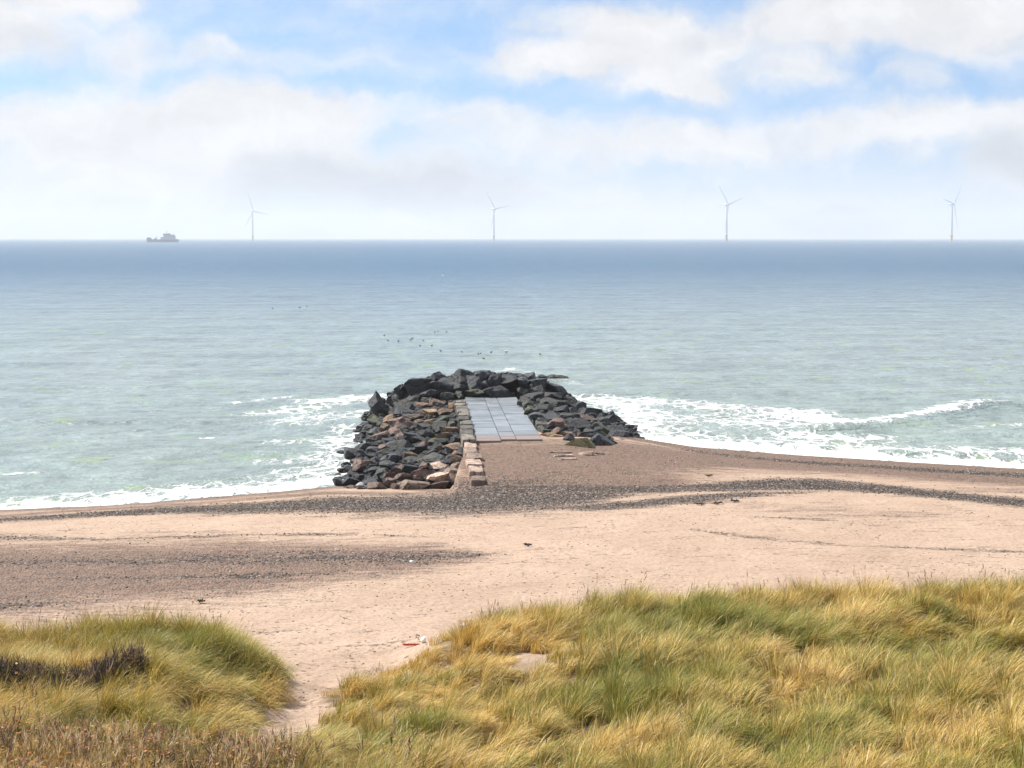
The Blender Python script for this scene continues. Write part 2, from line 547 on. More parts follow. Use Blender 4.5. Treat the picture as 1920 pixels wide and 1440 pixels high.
m, t, out = material('beach_sand')
co = t.n('ShaderNodeTexCoord').outputs['Object']
dkA, brA, wetA, vegA = (t.attr(k).outputs['Fac'] for k in ('gravel', 'brown', 'wet', 'veg'))
st = t.noise(t.v('MULTIPLY', co, (.22, 1.1, 1)), 1.5, 8, .62).outputs[0]
st2 = t.noise(t.v('MULTIPLY', co, (.5, 2.0, 1)), 2.5, 6, .65).outputs[0]
gr = t.noise(co, 9.0, 6, .7).outputs[0]
var = t.m('ADD', t.m('MULTIPLY', t.m('SUBTRACT', st, .5), 1.1), t.m('MULTIPLY', t.m('SUBTRACT', st2, .5), 1.0))
dm = t.ss(t.m('ADD', dkA, t.m('ADD', var, t.m('MULTIPLY', t.m('SUBTRACT', gr, .5), 1.2))), .10, .78)
bm = t.ss(t.m('ADD', brA, t.m('ADD', var, t.m('MULTIPLY', t.m('SUBTRACT', gr, .5), .6))), .05, .75)
big = t.noise(co, .35, 4, .6).outputs[0]
sand = t.mix(t.ss(big, .3, .7), (.475, .34, .25, 1), (.55, .405, .305, 1))
sand = t.mix(t.ss(gr, .3, .75), sand, t.mix(1.0, sand, (.70, .66, .62, 1), 'MULTIPLY'))
cell = t.vor(co, 15.0)
cr = t.n('ShaderNodeSeparateColor', {0: cell.outputs['Color']}).outputs[0]
cell2 = t.vor(t.v('ADD', co, (3, 5, 1)), 7.0)
cr2 = t.n('ShaderNodeSeparateColor', {0: cell2.outputs['Color']}).outputs[0]
peb = t.ramp(cr, [(0, (.045, .038, .034)), (.35, (.085, .066, .055)), (.65, (.16, .118, .092)), (.86, (.24, .19, .155)), (.97, (.55, .5, .45))])
peb = t.mix(t.ss(cr2, .72, .8, 0, .55), peb, (.05, .047, .047, 1))
brown = t.mix(t.ss(cr, .0, 1.0), (.17, .11, .083, 1), (.28, .185, .135, 1))
brown = t.mix(t.ss(cr2, .8, .85, 0, .6), brown, (.10, .08, .07, 1))
c = t.mix(t.m('MULTIPLY', bm, .92), sand, brown)
c = t.mix(t.m('MULTIPLY', dm, .88), c, peb)
# scattered specks of weed and grit on the dry sand
vs = t.vor(t.v('MULTIPLY', co, (.55, 1, 1)), 4.2)
sr = t.n('ShaderNodeSeparateColor', {0: vs.outputs['Color']})
sp = t.m('MULTIPLY', t.ss(vs.outputs['Distance'], .20, .10), t.ss(t.m('ADD', sr.outputs[0], t.m('MULTIPLY', big, .5)), .92, .96))
c = t.mix(t.m('MULTIPLY', sp, .8), c, (.07, .05, .04, 1))
c = t.mix(t.m('MULTIPLY', wetA, .75), c, t.mix(1.0, c, (.5, .5, .52, 1), 'MULTIPLY'))
straw = t.mix(t.noise(co, 6, 5, .7).outputs[0], (.10, .068, .032, 1), (.24, .17, .085, 1))
c = t.mix(t.m('MULTIPLY', vegA, .9), c, straw)
foot = t.noise(t.v('MULTIPLY', co, (.8, 1.2, 1)), 2.6, 5, .6).outputs[0]
hh = t.m('ADD', t.m('MULTIPLY', foot, .6), t.m('ADD', t.m('MULTIPLY', gr, .35), t.m('MULTIPLY', t.m('MULTIPLY', cell.outputs['Distance'], -1.2), t.m('MAXIMUM', dm, t.m('MULTIPLY', bm, .5)))))
p = t.n('ShaderNodeBsdfPrincipled', {'Base Color': c, 'Roughness': t.ss(wetA, 0, 1, .9, .65), 'Specular IOR Level': .25, 'Normal': t.bump(hh, .9, .15)})
t.t.links.new(p.outputs[0], out.inputs[0])
tag(link('ground', gme, m), 'pale sand beach with dark shingle bands rising into grassy dunes', 'beach', kind='structure')
# ------------------------------------------------------------------ sea
FOAM = [  # px polyline, sigma in metres, strength, skew towards the sea
    ([(-400, 985), (0, 955), (150, 945), (300, 932), (450, 919), (560, 909), (650, 903)], 1.25, 1.25),
    ([(-400, 985), (0, 951), (300, 926), (560, 900), (640, 895)], 2.2, .5),
    ([(480, 775), (540, 770), (620, 755), (700, 745)], 1.7, .5),
    ([(560, 790), (620, 780), (690, 775)], 2.4, .45),
    ([(600, 752), (650, 748), (700, 742), (750, 740)], 1.8, .7),
    ([(530, 830), (600, 825), (660, 815)], 1.4, .42),
    ([(500, 865), (560, 862), (620, 855)], 1.2, .42),
    ([(540, 885), (600, 880), (640, 870)], 1.3, .5),
    ([(660, 800), (640, 830), (625, 860), (622, 900)], 1.3, .5),
    ([(440, 757), (490, 750), (550, 742)], .6, .42),
    ([(385, 820), (415, 822)], .5, .42),
    ([(20, 888), (90, 885)], .5, .4),
    ([(1155, 815), (1300, 834), (1500, 850), (1700, 863), (1920, 874), (2300, 890)], 1.15, 1.6),
    ([(1170, 808), (1300, 820), (1500, 836), (1700, 846), (1920, 852), (2300, 860)], 2.6, .66),
    ([(1140, 750), (1200, 748), (1280, 755), (1380, 768), (1460, 778)], 2.4, .62),
    ([(1150, 775), (1250, 785), (1350, 790), (1480, 795)], 4.0, .52),
    ([(1120, 745), (1180, 765), (1190, 790), (1200, 805)], 2.0, .75),
    ([(1490, 772), (1540, 785), (1600, 795)], 1.7, 1.15),
    ([(1540, 800), (1600, 798), (1660, 790), (1720, 780), (1770, 772), (1830, 760), (1880, 757)], 1.25, 1.25),
    ([(1490, 815), (1560, 822), (1640, 822)], 1.6, .7),
    ([(1800, 800), (1870, 798), (1960, 792)], 1.0, .35),
    ([(1800, 752), (1850, 748)], .8, .4),
    ([(780, 735), (960, 690), (1090, 720)], 1.0, .25)]


def sea_z(x, y):
    z = 0.05 * np.sin(y * .55 + 1.2 * np.sin(x * .06)) * sstep(60, 95, y) + 0.16 * (fbm(x * .22, y * .5, 91, 3) - .5)
    z *= sstep(700, 200, y)
    r = [at(px, py)[:2] for px, py in ((1540, 806), (1600, 804), (1660, 797), (1720, 787), (1770, 779), (1830, 766), (1890, 762))]
    q = poly_dist(x, y, r)
    z = z + .40 * np.exp(-(q / 1.5) ** 2)
    r = [at(px, py)[:2] for px, py in ((1280, 826), (1500, 842), (1700, 852), (1920, 860), (2200, 866))]
    q = poly_dist(x, y, r)
    z = z + .22 * np.exp(-(q / 1.2) ** 2) * (0.4 + 1.2 * fbm(x * .6, y * .6, 15, 2))
    return z * sstep(0.0, 2.5, -sdist(x, y) + .4)


wx = frange([(-9000, -2000, 500), (-2000, -400, 100), (-400, -90, 15), (-90, -34, 2), (-34, 34, .3), (34, 90, 2), (90, 400, 15), (400, 2000, 100), (2000, 9000, 500)])
wy = frange([(44, 60, 1), (60, 118, .25), (118, 200, .8), (200, 400, 2.5), (400, 1000, 20), (1000, 4000, 150), (4000, 14000, 500)])
wme, WX, WY, WZ = grid_mesh('sea', wx, wy, sea_z)
fo = np.zeros(WX.shape)
for pl, sg, k in FOAM:
    q = poly_dist(WX, WY, [at(px, py)[:2] for px, py in pl])
    fo = np.maximum(fo, k * np.exp(-(q / sg) ** 2)) + 0.25 * np.minimum(fo, k * np.exp(-(q / sg) ** 2))
f_attr(wme, 'foam', fo)
f_attr(wme, 'shallow', np.exp(-np.maximum(-sdist(WX, WY), 0) / 45.0))

m, t, out = material('sea_water')
co = t.n('ShaderNodeTexCoord').outputs['Object']
sy = t.n('ShaderNodeSeparateXYZ', {0: co})
foA, shA = t.attr('foam').outputs['Fac'], t.attr('shallow').outputs['Fac']
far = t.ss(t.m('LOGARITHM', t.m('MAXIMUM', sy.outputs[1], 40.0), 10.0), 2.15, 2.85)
patch = t.noise(t.v('MULTIPLY', co, (.012, .03, 1)), 1.0, 5, .6).outputs[0]
wv = t.noise(t.v('MULTIPLY', co, (1.5, 1.1, 1)), 1.0, 7, .62)
wv2 = t.noise(t.v('MULTIPLY', co, (.35, .42, 1)), 1.0, 5, .6)
wv3 = t.noise(t.v('MULTIPLY', co, (.05, .08, 1)), 1.0, 4, .6)
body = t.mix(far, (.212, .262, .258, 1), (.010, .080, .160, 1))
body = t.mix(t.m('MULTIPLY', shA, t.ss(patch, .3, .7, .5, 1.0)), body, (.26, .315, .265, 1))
gfl = t.noise(t.v('MULTIPLY', co, (.32, .22, 1)), 1.0, 7, .70).outputs[0]
rip = t.noise(t.v('MULTIPLY', co, (.8, .9, 1)), 1.0, 5, .7).outputs[0]
rip2 = t.noise(t.v('MULTIPLY', co, (.09, .055, 1)), 1.0, 6, .72).outputs[0]
rip3 = t.noise(t.v('MULTIPLY', co, (.28, .14, 1)), 1.0, 5, .75).outputs[0]
body = t.mix(1.0, body, t.m('MULTIPLY', t.ss(rip, .25, .75, .74, 1.26), t.m('MULTIPLY', t.ss(rip2, .25, .75, .84, 1.16), t.ss(rip3, .25, .75, .82, 1.18))), 'MULTIPLY')  # light and dark of the ripples put into the body colour by noise
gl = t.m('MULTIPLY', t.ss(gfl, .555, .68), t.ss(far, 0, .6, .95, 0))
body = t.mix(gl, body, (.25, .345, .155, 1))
# foam: lace whose threads widen where the foam is denser
dis = t.noise(t.v('MULTIPLY', co, (1.0, .55, 1)), 1.3, 4, .6).outputs[1]
lc = t.v('ADD', t.v('MULTIPLY', co, (1.0, .48, 0)), t.v('MULTIPLY', t.v('SUBTRACT', dis, (.5, .5, .5)), (1.3, 1.3, 0)))
e1 = t.vor(lc, 1.0, 'DISTANCE_TO_EDGE').outputs['Distance']
e2 = t.vor(lc, 2.7, 'DISTANCE_TO_EDGE').outputs['Distance']
br_ = t.noise(t.v('MULTIPLY', co, (.5, .33, 1)), 1.0, 5, .65).outputs[0]
fd = t.m('ADD', foA, t.m('MULTIPLY', t.m('SUBTRACT', br_, .5), 1.3))
fd = t.m('MULTIPLY', fd, t.ss(foA, .04, .22))
l1 = t.m('SUBTRACT', t.m('MULTIPLY', fd, .175), e1)
l2 = t.m('SUBTRACT', t.m('MULTIPLY', fd, .115), e2)
fm = t.m('MAXIMUM', t.ss(l1, -.05, .07), t.m('MULTIPLY', t.ss(l2, -.04, .08), .8))
fm = t.m('MULTIPLY', t.m('MAXIMUM', fm, t.ss(fd, 1.15, 1.7)), t.ss(foA, .05, .3))
c = t.mix(fm, body, (.80, .80, .78, 1))
h = t.m('ADD', t.m('MULTIPLY', wv.outputs[0], .20), t.m('ADD', t.m('MULTIPLY', wv2.outputs[0], .55), t.m('MULTIPLY', wv3.outputs[0], 1.2)))
nb = t.bump(h, 1.0, 1.0)
nf = t.bump(t.m('ADD', t.m('MULTIPLY', fm, .12), t.m('MULTIPLY', br_, .25)), .8, .6, nb)
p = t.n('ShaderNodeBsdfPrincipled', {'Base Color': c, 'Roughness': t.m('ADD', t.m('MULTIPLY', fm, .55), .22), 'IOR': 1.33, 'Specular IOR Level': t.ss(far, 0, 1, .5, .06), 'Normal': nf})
t.t.links.new(p.outputs[0], out.inputs[0])
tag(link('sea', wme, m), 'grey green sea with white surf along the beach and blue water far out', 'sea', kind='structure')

# ------------------------------------------------------------------ haze over the sea
m, t, out = material('sea_haze')
pv = t.n('ShaderNodeVolumePrincipled', {'Color': (.98, .985, 1.0), 'Density': 1.45e-4, 'Anisotropy': 0.1})
t.t.links.new(pv.outputs[0], out.inputs['Volume'])
hz = MB()
hz.box((0, 7005, 100), (18400, 14110, 208))
tag(hz.build('haze', m), 'thin white sea haze that pales the far turbines and ship', 'haze', kind='stuff')
# ------------------------------------------------------------------ breakwater
GO = np.array([-0.19, 76.8])
GV = np.array([-0.0578, 1.0]); GV /= np.linalg.norm(GV)
GU = np.array([GV[1], -GV[0]])
GRZ = math.atan2(-GV[0], GV[1])


def to_uv(x, y):
    dx, dy = x - GO[0], y - GO[1]
    return dx * GU[0] + dy * GU[1], dx * GV[0] + dy * GV[1]


def to_xy(u, v):
    return GO[0] + u * GU[0] + v * GV[0], GO[1] + u * GU[1] + v * GV[1]


def gtop(x, y):
    """Mean surface of the boulder heap."""
    u, v = to_uv(np.asarray(x, float), np.asarray(y, float))
    crest = 1.45 - .55 * sstep(-2, -9, v)
    lw = 6.8 - 0.3 * sstep(0, 20, v)
    left = np.where(u < -1.6, crest * (1 - (np.maximum(-1.6 - u, 0) / lw) ** 1.5), crest)
    left = left * sstep(-10.2, -8.8, v) - 1.5 * sstep(-8.8, -10.2, v)
    right = np.where(u > 1.6, 1.7 * (1 - (np.maximum(u - 1.6, 0) / 6.6) ** 1.9), 1.5)
    right = right * sstep(-.8, 1.0, v) - 2.0 * sstep(1.0, -.8, v)
    side = np.where(u < 0, left, right)
    r = np.sqrt(((u + .45) / np.where(u < -.45, 7.4, 6.8)) ** 2 + (np.maximum(v - 20.8, 0) / 8.0) ** 2)
    head = 2.7 * (1 - r ** 3.2)
    k = sstep(18.5, 21.0, v)
    z = side * (1 - k) + np.maximum(head, -1.5) * k
    return np.maximum(z, -1.5)


def rock_mat(name, c1, c2, alg=.25, rough=.62, spk=.5):
    m, t, out = material(name)
    co = t.n('ShaderNodeTexCoord').outputs['Object']
    oi = t.n('ShaderNodeObjectInfo')
    vec = t.v('ADD', co, t.v('SCALE', oi.outputs['Location'], .37))
    n1 = t.noise(vec, 1.6, 8, .65).outputs[0]
    n2 = t.noise(vec, 7.0, 8, .7).outputs[0]
    n3 = t.noise(vec, 26.0, 4, .7).outputs[0]
    c = t.mix(t.ss(n1, .3, .7), (*c1, 1), (*c2, 1))
    c = t.mix(1.0, c, t.ss(n2, .25, .75, .62, 1.35), 'MULTIPLY')
    c = t.mix(1.0, c, t.ss(oi.outputs['Random'], 0, 1, .62, 1.65), 'MULTIPLY')
    c = t.mix(t.m('MULTIPLY', t.ss(n1, .58, .72), alg), c, (.10, .115, .035, 1))
    c = t.mix(t.m('MULTIPLY', t.ss(n3, .68, .76), spk), c, (.45, .44, .40, 1))
    wl = t.n('ShaderNodeSeparateXYZ', {0: t.n('ShaderNodeNewGeometry').outputs['Position']}).outputs[2]
    wet = t.ss(t.m('ADD', wl, t.m('MULTIPLY', n1, .5)), .85, .35)
    c = t.mix(wet, c, t.mix(1.0, c, (.45, .47, .50, 1), 'MULTIPLY'))
    ck = t.vor(t.v('ADD', vec, t.v('SCALE', t.noise(vec, 2.0, 4, .6).outputs[1], .5)), 1.3, 'DISTANCE_TO_EDGE').outputs['Distance']
    ck = t.ss(ck, .0, .035)
    c = t.mix(t.m('MULTIPLY', t.m('SUBTRACT', 1.0, ck), .6), c, (.012, .012, .012, 1))
    hh = t.m('ADD', t.m('MULTIPLY', ck, .35), t.m('ADD', t.m('MULTIPLY', n2, .6), t.m('ADD', n1, t.m('MULTIPLY', n3, .2))))
    p = t.n('ShaderNodeBsdfPrincipled', {'Base Color': c, 'Roughness': t.ss(wet, 0, 1, rough, .35), 'Specular IOR Level': .4, 'Normal': t.bump(hh, 1.0, .19)})
    t.t.links.new(p.outputs[0], out.inputs[0])
    return m


RM = {'K': rock_mat('black_basalt', (.022, .0245, .030), (.050, .052, .056), .06, .5, .3),
      'G': rock_mat('grey_weedy_stone', (.042, .045, .043), (.082, .082, .073), .2),
      'A': rock_mat('green_algae_stone', (.045, .050, .034), (.080, .085, .045), .35),
      'B': rock_mat('rust_brown_granite', (.12, .072, .055), (.20, .125, .095), .12),
      'O': rock_mat('ochre_stone', (.22, .13, .07), (.31, .205, .12), .2),
      'P': rock_mat('pinkish_granite', (.40, .27, .20), (.52, .38, .29), .05),
      'Y': rock_mat('yellow_green_stone', (.48, .44, .20), (.60, .55, .32), .03),
      'W': rock_mat('pale_grey_stone', (.55, .54, .51), (.68, .67, .64), .0)}
CNAME = {'K': 'black', 'G': 'weathered grey', 'A': 'mossy green', 'B': 'rust brown', 'O': 'ochre yellow', 'P': 'pinkish', 'W': 'pale', 'Y': 'yellow green'}
_ico = {}


def ico(sub):
    if sub not in _ico:
        b = bmesh.new()
        bmesh.ops.create_icosphere(b, subdivisions=sub, radius=1.0)
        b.verts.ensure_lookup_table()
        _ico[sub] = (np.array([v.co[:] for v in b.verts]), np.array([[v.index for v in f.verts] for f in b.faces]))
        b.free()
    return _ico[sub]


def rock_mesh(name, dims, rng, sub=4, cuts=14, tilt=.6, flat_base=False, rough=.05):
    V, F = ico(sub)
    V = V.copy()
    rot = np.array(Matrix.Rotation(rng.uniform(0, 6.28), 3, 'Z') @ Matrix.Rotation(rng.uniform(-tilt, tilt), 3, 'X') @ Matrix.Rotation(rng.uniform(-tilt, tilt), 3, 'Y'))
    for k in range(cuts):
        n = rng.normal(size=3)
        if k < 3: n = np.eye(3)[k] * rng.choice([-1, 1]) + rng.normal(size=3) * .25
        n /= np.linalg.norm(n)
        dd = rng.uniform(.36, .70)
        e = np.maximum(V @ n - dd, 0)
        V -= np.outer(e, n)
    V = V @ rot.T
    s = rng.uniform(0, 99)
    nz = fbm(V[:, 0] * 2.2 + s, V[:, 1] * 2.2 + V[:, 2] * 1.7 - s, 3, 4) - .5
    nz2 = fbm(V[:, 2] * 5 + s, V[:, 1] * 5 - V[:, 0] * 4 + s, 9, 3) - .5
    nrm = V / np.linalg.norm(V, axis=1)[:, None]
    V = V + nrm * (nz * rough * 4 + nz2 * rough * 1.6)[:, None]
    ext = V.max(0) - V.min(0)
    V = (V - (V.max(0) + V.min(0)) / 2) / ext * np.array(dims)
    me = np_mesh(name, V, F.ravel(), np.full(len(F), 3), True)
    me.set_sharp_from_angle(angle=math.radians(24))
    return me


ROCKS = []   # (x, y, colour, size, object, region)


def region(px, py):
    if py < 741 and px < 860: return 'on the seaward ridge left of the slab path'
    if py < 745 and 860 <= px <= 972: return 'on the ridge closing off the slab path'
    if py < 752 and px > 972: return 'on the seaward ridge right of the slab path'
    if px > 960:
        if px < 1030: return 'along the right edge of the slab path'
        return 'on the right slope near the surf' if px > 1095 else 'on the middle of the right slope'
    if py < 792: return 'at the left waterline, far end' if px < 735 else 'on the far half of the left slope'
    if py < 850: return 'at the left waterline, middle' if px < 715 else 'on the middle of the left slope'
    if py < 880: return 'at the left waterline, near end' if px < 700 else 'on the near half of the left slope'
    return 'at the near left foot by the sand'


def add_rock(px, py, w, h, col, hf=gtop, special=None, push=.25, cuts=13, taper=0.0):
    seed = int(px * 131 + py * 17)
    rng = np.random.default_rng(seed)
    P = march(px, py, hf, 40, 125)
    sc = P[1] / FPX
    q = 1.24 if (px < 872 and py > 744 and special is None) else 1.36
    dx, dz = w * sc * q, h * sc * q
    if col in 'KG' and special is None and 745 < py < 900 and 705 < px < 872 and rng.uniform() < .22: col = 'B'
    dims = (dx, max(dx * rng.uniform(.75, 1.05), dz), max(dz, dx * .38))
    P = P + np.array([ray(px, py)[0], 1, 0]) * dims[1] * push * .8
    P[2] = CAM_H + ray(px, py)[2] * P[1] - dims[2] * .06
    me = rock_mesh('boulder', dims, rng, 4 if w > 12 else 3, cuts)
    if taper:
        V = np.array([v.co[:] for v in me.vertices])
        k = 1 - taper * (V[:, 2] / dims[2] + .5)
        V[:, 0] = V[:, 0] * k - dims[0] * .10 * (V[:, 2] / dims[2])
        V[:, 1] *= k
        me.vertices.foreach_set('co', V.astype(np.float32).ravel())
        me.update()
    o = link('boulder', me, RM[col], None, tuple(P))
    ROCKS.append((px, py, col, w * h, o, special or region(px, py), special is not None))
    return o


L2 = [(1440, 170, 260, 180, 'K'), (1620, 150, 170, 120, 'K'), (1160, 165, 170, 120, 'K'), (1300, 235, 220, 120, 'K'), (950, 260, 230, 160, 'K'), (780, 310, 150, 140, 'K'),
      (1190, 258, 230, 120, 'K'), (1110, 335, 230, 90, 'K'), (1530, 230, 200, 160, 'K'), (1390, 275, 130, 90, 'K'), (1540, 325, 190, 80, 'A'), (1660, 245, 90, 90, 'K'),
      (870, 375, 210, 110, 'G'), (550, 470, 150, 90, 'K'), (380, 500, 70, 50, 'K'), (210, 512, 50, 25, 'K'), (690, 415, 150, 70, 'G'), (840, 445, 280, 100, 'G'),
      (570, 525, 170, 80, 'A'), (700, 505, 120, 90, 'K'), (790, 540, 210, 100, 'K'), (890, 495, 100, 110, 'K'), (1000, 468, 130, 80, 'K'), (1150, 440, 160, 110, 'B'), (1060, 400, 140, 70, 'G'),
      (1290, 372, 180, 110, 'G'), (1400, 370, 90, 130, 'G'), (1350, 468, 140, 75, 'O'), (1240, 540, 150, 85, 'O'), (1080, 550, 150, 90, 'O'), (990, 520, 130, 60, 'G'), (900, 592, 190, 80, 'B'),
      (640, 605, 130, 100, 'O'), (500, 620, 170, 120, 'A'), (390, 600, 100, 60, 'K'), (300, 622, 80, 30, 'K'), (410, 690, 110, 40, 'K'), (380, 740, 60, 24, 'K'), (470, 745, 120, 90, 'G'),
      (580, 712, 130, 110, 'O'), (560, 785, 220, 110, 'G'), (810, 670, 220, 130, 'B'), (700, 640, 140, 100, 'B'), (690, 740, 130, 90, 'B'), (960, 640, 130, 70, 'O'), (1020, 690, 190, 80, 'K'),
      (1220, 630, 220, 110, 'A'), (1170, 685, 150, 100, 'K'), (1310, 680, 100, 90, 'A'), (1080, 635, 110, 60, 'O'), (1020, 772, 160, 100, 'G'), (1290, 742, 190, 110, 'O'), (1190, 795, 180, 90, 'O'),
      (1360, 840, 110, 80, 'K'), (890, 805, 170, 100, 'K'), (760, 795, 120, 80, 'K'), (640, 845, 170, 65, 'K'), (740, 900, 270, 120, 'G'), (1150, 860, 180, 90, 'A'), (1000, 890, 120, 80, 'B'),
      (1180, 922, 90, 60, 'B'), (970, 930, 120, 90, 'K'), (1080, 975, 130, 90, 'A'), (1310, 917, 180, 80, 'O'), (1250, 958, 90, 80, 'K'), (1360, 974, 110, 50, 'B'), (860, 952, 130, 60, 'K'),
      (780, 992, 160, 80, 'K'), (870, 1004, 160, 80, 'O'), (570, 965, 170, 80, 'G'), (600, 912, 160, 70, 'G'), (460, 955, 130, 90, 'K'), (370, 893, 110, 60, 'K'), (270, 978, 220, 130, 'K'),
      (120, 978, 110, 70, 'K'), (440, 1005, 90, 80, 'K'), (680, 1022, 200, 80, 'K'), (500, 1062, 140, 100, 'K'), (600, 1045, 120, 90, 'G'), (630, 1112, 170, 110, 'K'), (870, 1055, 160, 80, 'G'),
      (950, 1045, 100, 90, 'A'), (1110, 1042, 260, 120, 'G'), (1240, 1085, 110, 100, 'K'), (1340, 1042, 170, 90, 'O'), (280, 1072, 110, 80, 'B'), (350, 1115, 190, 140, 'B'), (110, 1157, 75, 42, 'B'),
      (480, 1172, 150, 100, 'K'), (560, 1195, 160, 120, 'G'), (740, 1152, 160, 110, 'K'), (880, 1142, 190, 95, 'K'), (1010, 1112, 100, 70, 'B'), (1180, 1112, 180, 80, 'P'), (630, 1225, 110, 100, 'B'),
      (810, 1220, 220, 80, 'B'), (1010, 1195, 240, 110, 'B'), (1380, 1115, 150, 70, 'P'), (105, 1300, 150, 120, 'K'), (225, 1282, 170, 110, 'K'), (440, 1262, 180, 100, 'K'), (320, 1318, 100, 50, 'W'),
      (640, 1280, 120, 80, 'B'), (490, 1335, 210, 110, 'B'), (690, 1335, 90, 65, 'B'), (235, 1355, 120, 55, 'B'), (335, 1360, 100, 40, 'B'), (880, 1315, 320, 110, 'P'), (1160, 1235, 230, 100, 'P'),
      (1330, 1185, 220, 100, 'P'), (1180, 1318, 200, 90, 'B'), (1370, 1275, 200, 160, 'P')]
L3 = [(40, 150, 150, 110, 'K'), (150, 195, 130, 150, 'K'), (300, 205, 270, 120, 'K'), (220, 312, 310, 80, 'K'), (530, 150, 130, 90, 'K'), (455, 145, 100, 60, 'K'), (660, 170, 120, 70, 'K'), (460, 205, 100, 90, 'K'),
      (600, 218, 190, 100, 'K'), (840, 205, 260, 140, 'K'), (620, 295, 150, 110, 'G'), (820, 275, 180, 110, 'K'), (1070, 243, 150, 70, 'K'), (1050, 310, 250, 140, 'K'), (1170, 315, 110, 90, 'K'), (460, 303, 100, 70, 'G'),
      (560, 368, 210, 75, 'G'), (780, 362, 200, 80, 'G'), (960, 385, 110, 60, 'G'), (1260, 362, 100, 50, 'K'), (1070, 375, 160, 65, 'K'), (1220, 420, 150, 90, 'K'), (1310, 485, 160, 120, 'K'), (720, 425, 180, 85, 'G'),
      (470, 425, 110, 70, 'G'), (540, 455, 130, 80, 'A'), (900, 435, 170, 75, 'G'), (1070, 462, 130, 80, 'K'), (850, 515, 170, 90, 'K'), (690, 505, 170, 100, 'G'), (560, 508, 130, 75, 'A'), (960, 525, 160, 90, 'K'),
      (1190, 535, 200, 100, 'K'), (1400, 560, 90, 75, 'K'), (1510, 568, 100, 70, 'K'), (640, 570, 180, 70, 'K'), (780, 595, 160, 90, 'K'), (960, 585, 190, 85, 'G'), (1130, 605, 230, 95, 'B'), (1060, 622, 90, 50, 'K'),
      (1330, 625, 110, 80, 'G'), (1430, 615, 130, 100, 'K'), (840, 675, 200, 130, 'B'), (1080, 685, 220, 125, 'K'), (950, 645, 150, 90, 'G'), (1240, 665, 120, 80, 'K'), (1310, 705, 150, 110, 'A'), (1470, 713, 150, 65, 'K'),
      (1620, 698, 130, 60, 'K'), (1480, 763, 180, 70, 'K'), (820, 735, 90, 70, 'B'), (1190, 765, 130, 70, 'G'), (1070, 773, 80, 45, 'B'), (940, 770, 150, 50, 'P'), (1320, 780, 130, 80, 'A'), (1550, 773, 90, 50, 'K')]
add_rock(620 + 495 / 5.76, 680 + 440 / 5.76, 36, 40, 'K', lambda x, y: np.where(np.asarray(y) > 95.5, 50.0, -9.0), taper=.62, special='black pointed boulder standing apart on the far left corner of the heap', cuts=9)
for cx, cy, w, h, c in L2: add_rock(620 + cx / 5.76, 680 + cy / 5.76, w / 5.76, h / 5.76, c)
for cx, cy, w, h, c in L3: add_rock(900 + cx / 5.76, 680 + cy / 5.76, w / 5.76, h / 5.76, c)
add_rock(1089, 836, 54, 31, 'Y', ground, 'yellow green boulder lying on the brown shingle beside a black one', .1)
add_rock(1137, 834, 46, 36, 'K', ground, 'large black boulder on the shingle right of the yellow green one', .1)
add_rock(1071, 826, 25, 24, 'K', ground, 'small black boulder leaning against the left of the yellow green one', .3)
add_rock(1097, 853, 25, 13, 'P', ground, 'tan triangular stone in the shingle in front of the yellow green boulder', .1, 6)
add_rock(1128, 851, 24, 11, 'P', ground, 'low tan stone in the shingle in front of the large black boulder', .1)
add_rock(1034, 818, 33, 14, 'O', gtop, 'tan wedge-shaped stone at the near right corner of the slab path', .1, 6)
add_rock(760, 1052, 9, 4, 'W', ground, 'small pale stone alone on the dry sand left of centre', .1)
add_rock(773, 1053, 14, 5, 'W', ground, 'flat white stone on the dark shingle streak left of centre', .1)

# sea side of the heap, turned away from the camera
nrng = np.random.default_rng(5)
for k in range(26):
    a = math.pi * (k + .5) / 26
    for q in (0, 1):
        rr = (.72, .98)[q]
        u, v = -.45 - math.cos(a) * 7.2 * rr, 22.5 + math.sin(a) * 7.6 * rr
        x, y = to_xy(u, v)
        if v < 24.5: continue
        s = nrng.uniform(.9, 1.7)
        z = float(gtop(x, y))
        o = link('boulder', rock_mesh('boulder', (s, s * nrng.uniform(.8, 1.1), s * .7), nrng, 3), RM['K'], None, (x, y, z * .55 - .25 - .2 * q))
        tag(o, 'black boulder on the sea side of the heap, mostly hidden behind the ridge', 'boulder', 'boulders on the hidden sea side')

ORD = ['', 'first', 'second', 'third', 'fourth', 'fifth', 'sixth', 'seventh', 'eighth', 'ninth', 'tenth', 'eleventh', 'twelfth', 'thirteenth', 'fourteenth', 'fifteenth', 'sixteenth']
fam = {}
for r in ROCKS:
    if r[6]: tag(r[4], r[5], 'boulder' if r[3] > 250 else 'stone')
    else: fam.setdefault((r[2], r[5]), []).append(r)
for (c, rg), L in fam.items():
    L.sort(key=lambda r: r[0])
    if len(L) > 4 and max(L, key=lambda r: r[3])[3] > 1.35 * sorted(r[3] for r in L)[-2]:
        b = max(L, key=lambda r: r[3])
        tag(b[4], 'largest %s boulder %s' % (CNAME[c], rg), 'boulder', 'boulders heaped on the breakwater')
    for i, r in enumerate(L):
        if 'label' in r[4]: continue
        n = len(L)
        if n == 1: s = 'the one %s boulder %s' % (CNAME[c], rg)
        elif i == 0: s = 'leftmost %s boulder %s' % (CNAME[c], rg)
        elif i == n - 1: s = 'rightmost %s boulder %s' % (CNAME[c], rg)
        elif i > n / 2: s = '%s boulder %s from right %s' % (CNAME[c], ORD[n - i], rg)
        else: s = '%s boulder %s from left %s' % (CNAME[c], ORD[i + 1], rg)
        tag(r[4], s, 'boulder', 'boulders heaped on the breakwater')

# small rubble between the boulders
us, vs = np.arange(-9.4, 8.6, .22), np.arange(-10, 30, .22)


